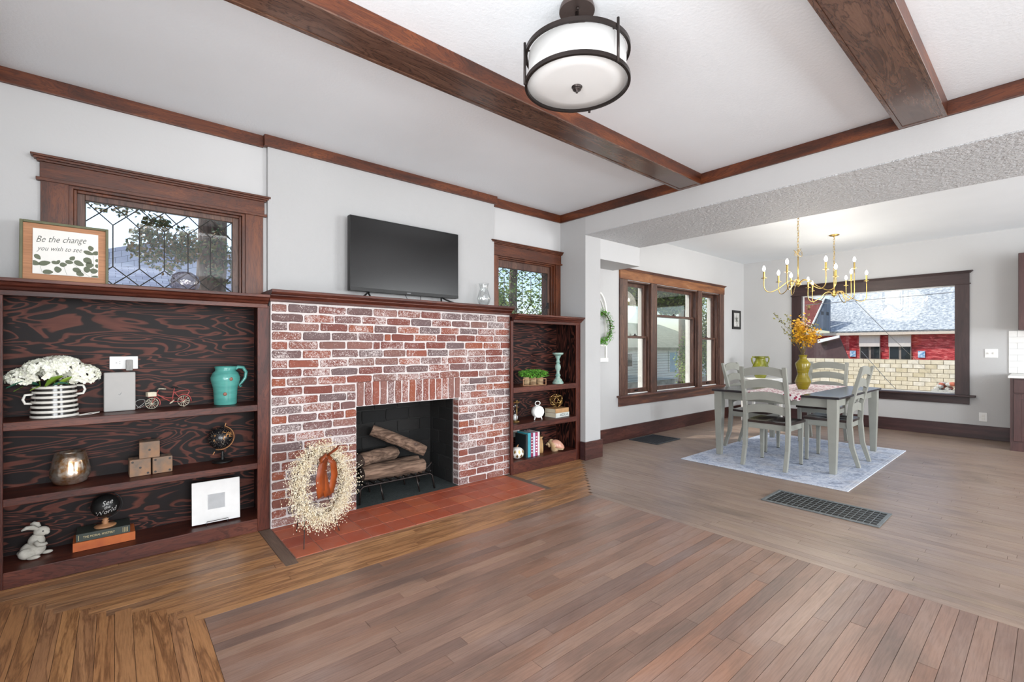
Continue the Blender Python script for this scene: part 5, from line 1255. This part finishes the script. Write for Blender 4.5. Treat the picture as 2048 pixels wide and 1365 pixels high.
t = thing('wooden_vase', 'slim pale wooden vase between the upright books and the shell', 'vase', (3.44, 3.56, Q3))
obj('body', MB().lathe([(0, 0), (0.030, 0), (0.034, 0.02), (0.033, 0.09), (0.026, 0.135), (0.020, 0.15), (0.034, 0.175), (0.028, 0.176), (0, 0.15)], 24), plain('pale_streaked_wood', 'c2a070', 0.5, 0, 0.35, 9, c2='9a7346', stretch=(4, 4, 1)), t, smooth=True)
t = thing('conch_shell', 'large cream and pink conch shell at the right of the bottom shelf', 'shell', (3.62, 3.53, Q3+0.001), math.radians(-30)); t.scale = (0.85, 0.85, 0.85)
M['shell'] = plain('cream_shell', 'd9c09a', 0.5, 0, 0.25, 12, 0.4, c2='b08c62'); M['pink'] = plain('pink_shell_lip', 'cf9a84', 0.25, 0, 0.2, 9)
m = MB(); vs = []; fs = []; na, nb_ = 64, 14
for i in range(na+1):
    th = i/na*2*PI*3.6; gr = math.exp(0.155*th)/math.exp(0.155*2*PI*3.6); cx_ = -0.115 + 0.145*gr**0.9; rr2 = 0.062*gr; rt = 0.040*gr
    for k in range(nb_):
        a = 2*PI*k/nb_; kn = 1 + 0.28*max(0, math.sin(th*4))*max(0, math.cos(a))**3
        rad_ = rt + rr2*math.cos(a)*kn; vs.append((cx_ + rr2*math.sin(a)*1.1 - 0.02*gr*math.cos(a), rad_*math.cos(th+1.2), 0.085 + rad_*math.sin(th+1.2)))
for i in range(na):
    for k in range(nb_): fs.append((i*nb_+k, i*nb_+(k+1) % nb_, (i+1)*nb_+(k+1) % nb_, (i+1)*nb_+k))
m.add(vs, fs); obj('spire', m, M['shell'], t, smooth=True)
vs = []; fs = []
for i in range(13):
    u = i/12; cx_ = -0.04 + 0.16*u; hh = 0.078*math.sin(PI*min(1, u*0.8+0.16))**0.7; 
    for k in range(9):
        a = -0.2 + 1.7*k/8; vs.append((cx_, -0.03 - 0.05*math.cos(a)*math.sin(PI*(0.2+0.7*u)), 0.085 + hh*math.sin(a) - 0.045*u))
for i in range(12):
    for k in range(8): fs.append((i*9+k, i*9+k+1, (i+1)*9+k+1, (i+1)*9+k))
o = obj('lip', MB().add(vs, fs), M['pink'], t, smooth=True); sfm = o.modifiers.new('thickness', 'SOLIDIFY'); sfm.thickness = 0.006
obj('siphon', MB().tube([(0.02, -0.01, 0.06), (0.07, -0.02, 0.04), (0.115, -0.03, 0.022)], [0.05, 0.034, 0.012], 12), M['shell'], t, smooth=True)
t = thing('wall_outlet', 'grey-white outlet box on the back of the right bookcase above the pumpkin', 'outlet', (3.26, 3.781, 0.325))
obj('plate', B(-0.06, -0.012, -0.045, 0.07, 0.001, 0.045), M['white'], t, bevel=0.002)

# ------------------------------------------------------------------ wall things of the dining side
t = thing('wall_outlet', 'white outlet plate on the far wall above the baseboard', 'outlet', (XB, 0.622, 0.30))
obj('plate', B(-0.007, -0.04, -0.06, 0.0, 0.04, 0.06), M['white'], t, bevel=0.002)
for z in (-0.02, 0.02): obj('socket', B(-0.010, -0.016, z-0.014, -0.006, 0.016, z+0.014), M['card'], t, bevel=0.003)
t = thing('light_switch', 'wide white switch plate on the far wall beside the picture window', 'switch', (XB, 0.545, 1.165))
obj('plate', B(-0.007, -0.062, -0.058, 0.0, 0.062, 0.058), M['white'], t, bevel=0.002)
for y in (-0.025, 0.025): obj('toggle', B(-0.018, y-0.006, -0.012, -0.006, y+0.006, 0.012), M['card'], t)
t = thing('small_wall_picture', 'small black-framed picture on the wall right of the triple window', 'picture', (8.60, YD, 1.745))
fr = MB(); hollow(fr, 'y', -0.165, 0.165, -0.17, 0.17, 0.045, -0.02, 0.0); obj('frame', fr, M['black'], t, bevel=0.002)
obj('artwork', B(-0.12, -0.012, -0.125, 0.12, -0.004, 0.125), plain('grey_watercolour', 'd6d6d2', 0.7, 0, 0.3, 9, c2='9a9a98'), t)
fl_ = MB()
for k in range(12): a = k*PI/6; fl_.tube([(0.015*math.cos(a), -0.013, 0.015*math.sin(a)), (0.05*math.cos(a)*(1+0.4*(k % 2)), -0.013, 0.05*math.sin(a)*(1+0.4*(k % 2)))], 0.003, 4)
fl_.ball((0, -0.013, 0), 0.02, 10, 6, 1, 0.2, 1); obj('printed_flower', fl_, M['ink'], t)
t = thing('arched_wall_panel', 'white arched window-style wall panel half hidden behind the column', 'wall decor', (4.62, YD, 1.08))
m = MB(); pts = []; ww = 0.2
for i in range(13): a = PI*i/12; pts.append((ww*math.cos(a), 0.62 + 0.27*math.sin(a)))
outer = [(ww, 0.0)] + pts + [(-ww, 0.0)]; inner = [(x*0.88, z*0.955+0.02) for x, z in outer]
for i in range(len(outer)-1):
    a, b, c, d = outer[i], outer[i+1], inner[i+1], inner[i]; m.prism([a, b, c, d], 'y', -0.025, 0.0)
m.box(-ww-0.01, -0.035, -0.02, ww+0.01, 0, 0.03).box(-0.008, -0.02, 0.02, 0.008, 0, 0.87).box(-ww*0.9, -0.02, 0.18, ww*0.9, 0, 0.196).box(-ww*0.9, -0.02, 0.6, ww*0.9, 0, 0.615)
for s in (-1, 1): m.tube([(s*0.17, -0.012, 0.62), (s*0.11, -0.012, 0.74), (0, -0.012, 0.86)], 0.007, 5)
obj('panel', m, M['whitew'], t)
t = thing('green_wreath', 'fresh green leafy wreath hanging on the white arched panel', 'wreath', (4.66, YD-0.05, 1.50))
rx = random.Random(3); lf = MB()
for i in range(1100):
    a = rx.uniform(0, 2*PI); r = rx.gauss(0.185, 0.022); p = Vector((r*math.cos(a), rx.gauss(-0.02, 0.02), r*math.sin(a)))
    d = (Vector((-math.sin(a), 0, math.cos(a)))*0.8 + Vector([rx.gauss(0, 0.5) for _ in range(3)])).normalized(); q = rx.uniform(0.012, 0.024); lf.quadleaf(p, d*q, d.orthogonal().normalized()*q*0.5)
obj('foliage', lf, M['herb'], t, stuff=True); obj('hoop', MB().tube([(0.18*math.cos(a*PI/16), -0.01, 0.18*math.sin(a*PI/16)) for a in range(32)], 0.006, 6, closed=True), M['vine'], t, smooth=True)
# kitchen corner
t = thing('base_cabinet', 'dark brown kitchen base cabinet at the right edge of the room', 'cabinet', (8.20, 0.343, 0.0))
obj('carcass', MB().box(0.0, -1.6, 0.10, 0.728, 0.0, 0.875), M['kitchen'], t); obj('toe_kick', B(0.0, -1.6, 0, 0.728, -0.003, 0.10), M['kitchen'], t)
for k in range(3):
    y1 = -0.03 - k*0.5; y0 = y1 - 0.46
    dr_ = obj('drawer', B(-0.018, y0, 0.70, 0.0, y1, 0.86), M['kitchen'], t, bevel=0.003); obj('handle', MB().box(-0.045, y0+0.16, 0.775, -0.035, y1-0.16, 0.787).box(-0.04, y0+0.17, 0.777, -0.018, y0+0.18, 0.785).box(-0.04, y1-0.18, 0.777, -0.018, y1-0.17, 0.785), M['bronze'], dr_)
    dm = MB(); hollow(dm, 'x', y0, y1, 0.12, 0.685, 0.06, -0.018, 0.0); dm.box(-0.010, y0+0.06, 0.18, 0.0, y1-0.06, 0.625); obj('door', dm, M['kitchen'], t, bevel=0.002)
tag(obj('countertop', B(8.16, -1.26, 0.876, XB, 0.36, 0.905), M['white'], bevel=0.004), 'white stone countertop over the dark base cabinet', 'countertop')
t = thing('wall_cabinet', 'dark brown wall cabinet at the upper right of the photo', 'cabinet', (8.60, 0.290, 1.465))
obj('carcass', B(0, -1.5, 0, 0.33, 0, 0.96), M['kitchen'], t)
for k in range(3):
    y1 = -0.004 - k*0.5; y0 = y1 - 0.49; dm = MB(); hollow(dm, 'x', y0, y1, 0.0, 0.96, 0.06, -0.018, 0.0); dm.box(-0.01, y0+0.06, 0.06, 0.0, y1-0.06, 0.9); obj('door', dm, M['kitchen'], t, bevel=0.002)
t = thing('backsplash', 'white subway tile backsplash between counter and wall cabinet', 'tile backsplash', (XB, 0.385, 0.907))
obj('grout_bed', B(-0.006, -1.5, 0.0, 0.0, 0.0, 0.557), M['wall'], t)
for r_ in range(7):
    y = 0.0 + (0 if r_ % 2 else 0.075)
    for k in range(7):
        a = min(0.0, y - k*0.152); b = max(-1.0, y - (k+1)*0.152 + 0.003)
        if a - b > 0.02: obj('tile', B(-0.011, b, 0.003 + r_*0.079, -0.005, a, 0.079 + r_*0.079), M['white'], t, bevel=0.001)
# floor registers
def register(label, cx, cy, sx, sy, nx, ny, mat, h=0.009):
    t = thing('floor_register', label, 'floor vent', (cx, cy, 0.0008)); hx, hy = sx/2, sy/2
    fr = MB(); e = 0.024; fr.box(-hx, -hy, 0, -hx+e, hy, h).box(hx-e, -hy, 0, hx, hy, h).box(-hx+e, -hy, 0, hx-e, -hy+e, h).box(-hx+e, hy-e, 0, hx-e, hy, h); obj('frame', fr, mat, t, bevel=0.003)
    obj('pit_shade_sheet', B(-hx+e, -hy+e, 0, hx-e, hy-e, 0.001), M['black'], t)  # black sheet paints the shade of the duct hollow under the bars
    for i in range(1, ny): y = -hy+e + (sy-2*e)*i/ny; obj('bar', B(-hx+e, y-0.002, h-0.004, hx-e, y+0.002, h-0.0015), mat, t)
    for i in range(1, nx): x = -hx+e + (sx-2*e)*i/nx; obj('bar', B(x-0.002, -hy+e, h-0.004, x+0.002, hy-e, h-0.0018), mat, t)
M['reg'] = plain('worn_grey_iron', '83898a', 0.45, 0.5, 0.3, 30); M['reg2'] = plain('dark_grey_iron', '4b5055', 0.45, 0.5, 0.2, 30)
register('long grey iron floor register in front of the rug', 4.195, 1.168, 0.39, 0.775, 6, 19, M['reg'])
register('square dark floor register by the baseboard left of the rug', 5.53, 3.50, 0.57, 0.43, 14, 12, M['reg2'])

# ------------------------------------------------------------------ outdoors
GZ = -0.85
gd = sobj('ground', B(-40, -30, GZ-0.3, 70, 60, GZ), M['concrete'])
def leaves(center, rad_, n, size, seed, blobs=9):
    r = random.Random(seed); m = MB(); bl = []
    for _ in range(blobs):
        bl.append((Vector((center[0]+r.uniform(-0.7, 0.7)*rad_[0], center[1]+r.uniform(-0.7, 0.7)*rad_[1], center[2]+r.uniform(-0.7, 0.7)*rad_[2])), r.uniform(0.35, 0.6)))
    for i in range(n):
        c, s = bl[i % blobs]; d = Vector([r.gauss(0,1) for _ in range(3)]).normalized()*r.uniform(0.55, 1.05)
        p = c + Vector((d.x*rad_[0]*s, d.y*rad_[1]*s, d.z*rad_[2]*s))
        a = Vector([r.gauss(0,1) for _ in range(3)]).normalized(); b = a.orthogonal().normalized(); q = size*r.uniform(0.6, 1.3); m.tint = r.random(); m.quadleaf(p, a*q, b*q*1.2)
    return m
def leafmat(name, cols):
    m = N(name); a = m.new('ShaderNodeAttribute', attribute_name='tint'); m.color(m.ramp(a.outputs['Fac'], [(i/(len(cols)-1), c) for i, c in enumerate(cols)])); m.b.inputs['Roughness'].default_value = 0.6
    m.b.inputs['Specular IOR Level'].default_value = 0.3; return m.m
M['lgreen'] = leafmat('tree_leaves', ['2f4a1c', '4a6a26', '6f8c34', '9db050', '3c5a22']); M['cedar'] = leafmat('cedar_leaves', ['3f4f3a', '5a6a48', '7c7f52', '9a7c5a', '4a5a40']); M['trunk'] = plain('tree_bark', '7a665a', 0.95, 0, 0.4, 6, 1.0, c2='4c3c34', stretch=(5, 5, 1))
def tree(label, base, h, r, crown, crad, n, size, seed, mat='lgreen', group='trees outside the windows', extra=()):
    t = thing('tree', label, 'tree', base, 0, group)
    P = [(0.03*math.sin(i*1.7), 0.03*math.cos(i*1.3), h*i/8) for i in range(9)]
    obj('trunk', MB().tube(P, [r*(1.15-0.4*i/8) for i in range(9)], 12), M['trunk'], t, smooth=True)
    m = leaves(crown, crad, n, size, seed)
    for c, q, k in extra:
        e = leaves(c, q, k, size, seed+1, 5); b = len(m.v); m.v += e.v; m.f += [tuple(b+i for i in f) for f in e.f]; m.t += e.t
    obj('foliage', m, M[mat], t, stuff=True); return t
tree('thick-trunked cedar close behind the left leaded window', (0.93, 7.0, GZ), 6.5, 0.17, (0.2, -0.3, 4.9), (1.6, 0.8, 0.9), 5200, 0.028, 5, 'cedar', extra=(((-0.42, -0.25, 3.3), (0.35, 0.3, 0.4), 1500), ((-0.85, -0.6, 3.75), (0.5, 0.3, 0.3), 1000), ((0.15, -0.3, 3.2), (0.25, 0.2, 0.5), 500)))
tree('leafy green tree behind the small leaded window', (6.2, 7.2, GZ), 4.2, 0.10, (-0.5, -0.3, 2.9), (2.0, 1.0, 1.3), 7000, 0.035, 6, extra=(((-1.2, -0.2, 2.2), (1.0, 0.6, 0.6), 3500), ((-0.3, 0.9, 2.9), (2.2, 0.5, 1.2), 6500), ((-0.9, -0.4, 2.9), (1.0, 0.4, 0.6), 2500)))
tree('spreading tree above the old shed seen through the triple window', (18.9, 10.6, GZ), 5.0, 0.16, (-2.6, -0.6, 4.35), (3.4, 1.0, 0.75), 9000, 0.07, 7, extra=(((-5.0, -1.2, 4.2), (1.6, 0.8, 0.7), 3500), ((-1.0, -0.8, 4.1), (1.6, 0.8, 0.7), 3000)))
tree('tall dense hedge tree at the right of the triple window', (17.3, 8.6, GZ), 3.0, 0.12, (0.0, 0.0, 2.4), (1.3, 0.9, 1.9), 6500, 0.05, 8)
# neighbouring house beyond the left window
def roofmat(name, c1, c2, sc=1.0, rot=(0,0,0)):
    m = N(name); v = m.coord((sc, sc, sc), 'Object', rot); b = m.new('ShaderNodeTexBrick'); m.l.new(v, b.inputs[0]); b.inputs['Color1'].default_value = s2l(c1); b.inputs['Color2'].default_value = s2l(c2)
    b.inputs['Mortar'].default_value = tuple(x*0.35 for x in s2l(c2)[:3])+(1,); b.inputs['Scale'].default_value = 3.0; b.inputs['Mortar Size'].default_value = 0.012; b.inputs['Brick Width'].default_value = 0.55; b.inputs['Row Height'].default_value = 0.36
    n = m.noise(m.coord((1,1,1)), 14, 4); m.color(m.mix(m.math('MULTIPLY', n, 0.6), b.outputs[0], m.mix(1.0, b.outputs[0], (0.55,0.57,0.62,1), 'MULTIPLY'))); m.b.inputs['Roughness'].default_value = 0.9; return m.m
M['roofblue'] = roofmat('blue_grey_shingles', 'a9b0c0', '8c93a8'); M['roofmoss'] = roofmat('mossy_shingles', 'a5a58c', '8f9178'); m = N('pale_grey_shingles'); n = m.noise(m.coord((0.8, 1.5, 2.4), 'Object'), 6.0, 3, 0.65, 0.4); m.color(m.ramp(n, [(0.34, '7f8890'), (0.5, 'a8aeb2'), (0.64, 'c9cccc')])); m.b.inputs['Roughness'].default_value = 0.95; M['roofpale'] = m.m; M['roofdark'] = roofmat('dark_blue_shingles', '5d6a7c', '4c5868')
def sidingmat(name, c1, c2, pitch):
    m = N(name); v = m.coord((1,1,1)); x = m.new('ShaderNodeSeparateXYZ'); m.l.new(v, x.inputs[0]); f = m.math('FRACT', m.math('MULTIPLY', x.outputs[2], 1/pitch))
    n = m.noise(v, 3, 4, 0.7); c = m.mix(n, c1, c2); c = m.mix(m.ramp(f, [(0.0, (1,1,1,1)), (0.10, (0.8,0.8,0.8,1)), (0.16, (0,0,0,1))]), c, '77746c'); m.color(c); m.b.inputs['Roughness'].default_value = 0.9; return m.m
M['siding'] = sidingmat('weathered_white_siding', 'f4f4ec', 'd3e4e0', 0.12)
def slab(poly, th=0.12):
    # planar polygon given thickness along its normal
    P = [Vector(p) for p in poly]; n = (P[1]-P[0]).cross(P[2]-P[0]).normalized()*th; k = len(P)
    m = MB(); m.add([tuple(p) for p in P] + [tuple(p-n) for p in P], [tuple(range(k)), tuple(range(2*k-1, k-1, -1))] + [(i, i+k, (i+1) % k + k, (i+1) % k) for i in range(k)]); return m
t = thing('neighbour_house', 'low house with a blue-grey shingle roof beyond the left leaded window', 'house', (0, 8.2, GZ))
obj('wall', B(-7, 0.3, 0, 7, 6, 2.3), M['siding'], t)
obj('roof', slab([(-7.5, 0, 2.35), (7.5, 0, 2.35), (5, 3.8, 4.15), (0.55, 3.8, 4.25), (-0.6, 3.8, 3.85), (-5, 3.8, 3.0)]), M['roofblue'], t)
# own eave outside the leaded windows
sobj('trim_9', MB().box(-1.5, YW+0.2, 2.42, 4.3, 4.62, 2.50).box(-1.5, 4.55, 2.33, 4.3, 4.66, 2.42), plain('porch_eave_paint', '9d9184', 0.8))
# old shed beyond the triple window
t = thing('old_shed', 'weathered white clapboard shed with mossy roof seen through the triple window', 'shed', (15.2, 12.0, GZ))
obj('wall', MB().box(0, 0, 0.55, 9.5, 4, 2.12), M['siding'], t); obj('foundation', MB().box(0.02, 0.03, 0, 9.48, 3.97, 0.55), plain('stained_foundation', 'd6cfbb', 0.9, 0, 0.4, 3, c2='aaa493'), t)
obj('roof', slab([(-0.3, -0.35, 2.08), (9.8, -0.35, 2.08), (9.8, 3.5, 3.45), (-0.3, 3.5, 3.45)]), M['roofmoss'], t)
M['darkglass'] = plain('dark_window_glass', '2c3236', 0.1)
wd_ = obj('window', MB().box(1.50, -0.04, 1.20, 1.98, 0, 1.85), M['white'], t); obj('pane', B(1.56, -0.05, 1.26, 1.92, -0.04, 1.79), M['darkglass'], wd_)
obj('door', B(4.98, -0.04, 0.9, 5.62, 0, 1.83), plain('faded_blue_door', '9fc6d6', 0.8, 0, 0.2, 3), t); obj('door_trim', MB().box(4.9, -0.05, 0.9, 4.98, 0, 1.9).box(5.62, -0.05, 0.9, 5.70, 0, 1.9), M['siding'], t)
# block wall and red building beyond the picture window
t = thing('block_wall', 'cream concrete block garden wall beyond the picture window', 'wall', (27.0, 0, GZ))
obj('mortar', B(0.02, -4, 0, 0.2, 14, 1.535), plain('block_mortar', 'a2967f', 0.9), t)
rk = random.Random(9); bls = []
for c in ('e0d3b8', 'd6c7a6', 'e6dcc8'):
    mm = B(0, 0, 0, 0.16, 0.378, 0.173).mesh('block'); mm.materials.append(plain('cream_block_' + c, c, 0.9, 0, 0.18, 5, 0.2, kind='World')); bls.append(mm)
for r_ in range(8):
    for k in range(20):
        y = 1.7 + k*0.398 + (0.199 if r_ % 2 else 0)
        o = bpy.data.objects.new('block', bls[0 if rk.random() < 0.5 else rk.randrange(3)]); COL.objects.link(o); o.parent = t; o.location = (0, y, 0.005 + r_*0.1915)
t = thing('red_building', 'red shingled house with a broad pale roof behind the block wall', 'house', (30.0, 0, GZ))
def redmat():
    m = N('red_shake_siding'); n = m.noise(m.coord((1, 1.3, 6), 'Object'), 2.2, 4, 0.65, 0.8); m.color(m.ramp(n, [(0.38, '8a2226'), (0.52, 'bd343a'), (0.62, 'd97772')])); m.b.inputs['Roughness'].default_value = 0.9; return m.m
M['red'] = redmat()
obj('wall', B(0, -2, 0, 6, 9.5, 2.82), M['red'], t); obj('fascia', B(-0.45, -4.5, 2.72, 0, 10.5, 2.86), plain('pale_fascia', 'd8c9b8', 0.8), t)
obj('roof', slab([(-0.5, -3, 2.93), (7.5, -3, 8.3), (7.5, 10.1, 8.3), (-0.5, 7.93, 2.93)]), M['roofpale'], t)
obj('side_roof', slab([(-0.62, 7.86, 2.95), (-0.62, 8.76, 3.10), (-0.55, 8.13, 4.76), (-0.55, 7.86, 4.66)], 0.06), M['roofdark'], t)
obj('gable', slab([(-0.4, 8.78, 3.06), (-0.4, 9.9, 3.06), (-0.4, 9.9, 5.2), (-0.4, 8.15, 4.6)], 0.06), plain('brown_red_gable', '8c4f4c', 0.9, 0, 0.2, 9), t)
obj('rake_trim', MB().tube([(-0.66, 8.80, 3.05), (-0.62, 8.13, 4.72), (-0.6, 9.9, 5.25)], 0.06, 6), M['white'], t)
for y0 in (5.815, 4.59):
    y1 = y0 + 0.87
    obj('awning', B(-0.18, y0, 2.12, -0.02, y1, 2.80), plain('ribbed_awning', 'ddd3ca', 0.8, 0, 0.12, 14, stretch=(1, 9, 0.5)), t)
    w_ = obj('window', B(-0.06, y0+0.0, 1.47, 0.0, y1, 2.12), plain('window_frame_taupe', '9a8d80', 0.7), t)
    ym = (y0+y1)/2
    for a, b in ((y0+0.04, ym-0.05), (ym+0.05, y1-0.04)): obj('pane', B(-0.08, a, 1.51, -0.05, b, 2.11), M['darkglass'], w_)
M['poster'] = plain('blue_white_poster', 'dfeaf2', 0.7, 0, 0.3, 9, c2='4f93c4')
for y in (6.99, 4.21): obj('poster', B(-0.04, y-0.13, 1.58, 0.0, y+0.13, 1.90), M['poster'], t)
obj('lean_to', slab([(-1.4, 6.83, 1.50), (-1.4, 7.22, 2.60), (-1.4, 8.95, 2.45), (-1.4, 8.95, 1.50)][::-1], 0.1), plain('shaded_brown_wall', '5d4544', 0.9, 0, 0.2, 8), t)  # the side wall's shade is put into this dark brown
obj('lean_to_fascia', slab([(-1.6, 7.17, 2.70), (-1.6, 7.17, 2.58), (-1.6, 8.13, 2.30), (-1.6, 8.13, 2.49)], 0.15), M['white'], t)
for lb, a, b, r in (('dark utility cable crossing in front of the pale roof', (20, 6.6, 2.84), (20, -1.0, 3.12), 0.012), ('slanting cable from the roof down past the right red-building window', (20.0, 4.6, 2.90), (26.99, 3.99, 0.68), 0.009), ('slanting cable in front of the block wall', (20.4, 4.5, 1.1), (20.4, 3.1, -0.75), 0.009)):
    tag(obj('utility_cable', MB().tube([a, tuple((a[i]+b[i])/2 - (0.04 if i == 2 else 0) for i in range(3)), b], r, 5), M['grayplastic']), lb, 'cable', 'cables outside the picture window')
t = thing('rubble_pile', 'small heap of red stones at the foot of the block wall', 'rubble', (25.6, 2.75, GZ))
rq = random.Random(2)
for k in range(16):
    c = (rq.uniform(-0.2, 0.2), rq.uniform(-0.4, 0.35), 0); s = rq.uniform(0.08, 0.16); zb = 0.35 + rq.uniform(0, 0.25)
    obj('stone', MB().ball((c[0], c[1], zb), s, 7, 5, 1.2, 1, 0.7), M['tile'] if k % 2 else M['stone'], t)
obj('plinth', B(-0.35, -0.6, 0, 0.35, 0.5, 0.36), M['stone'], t)
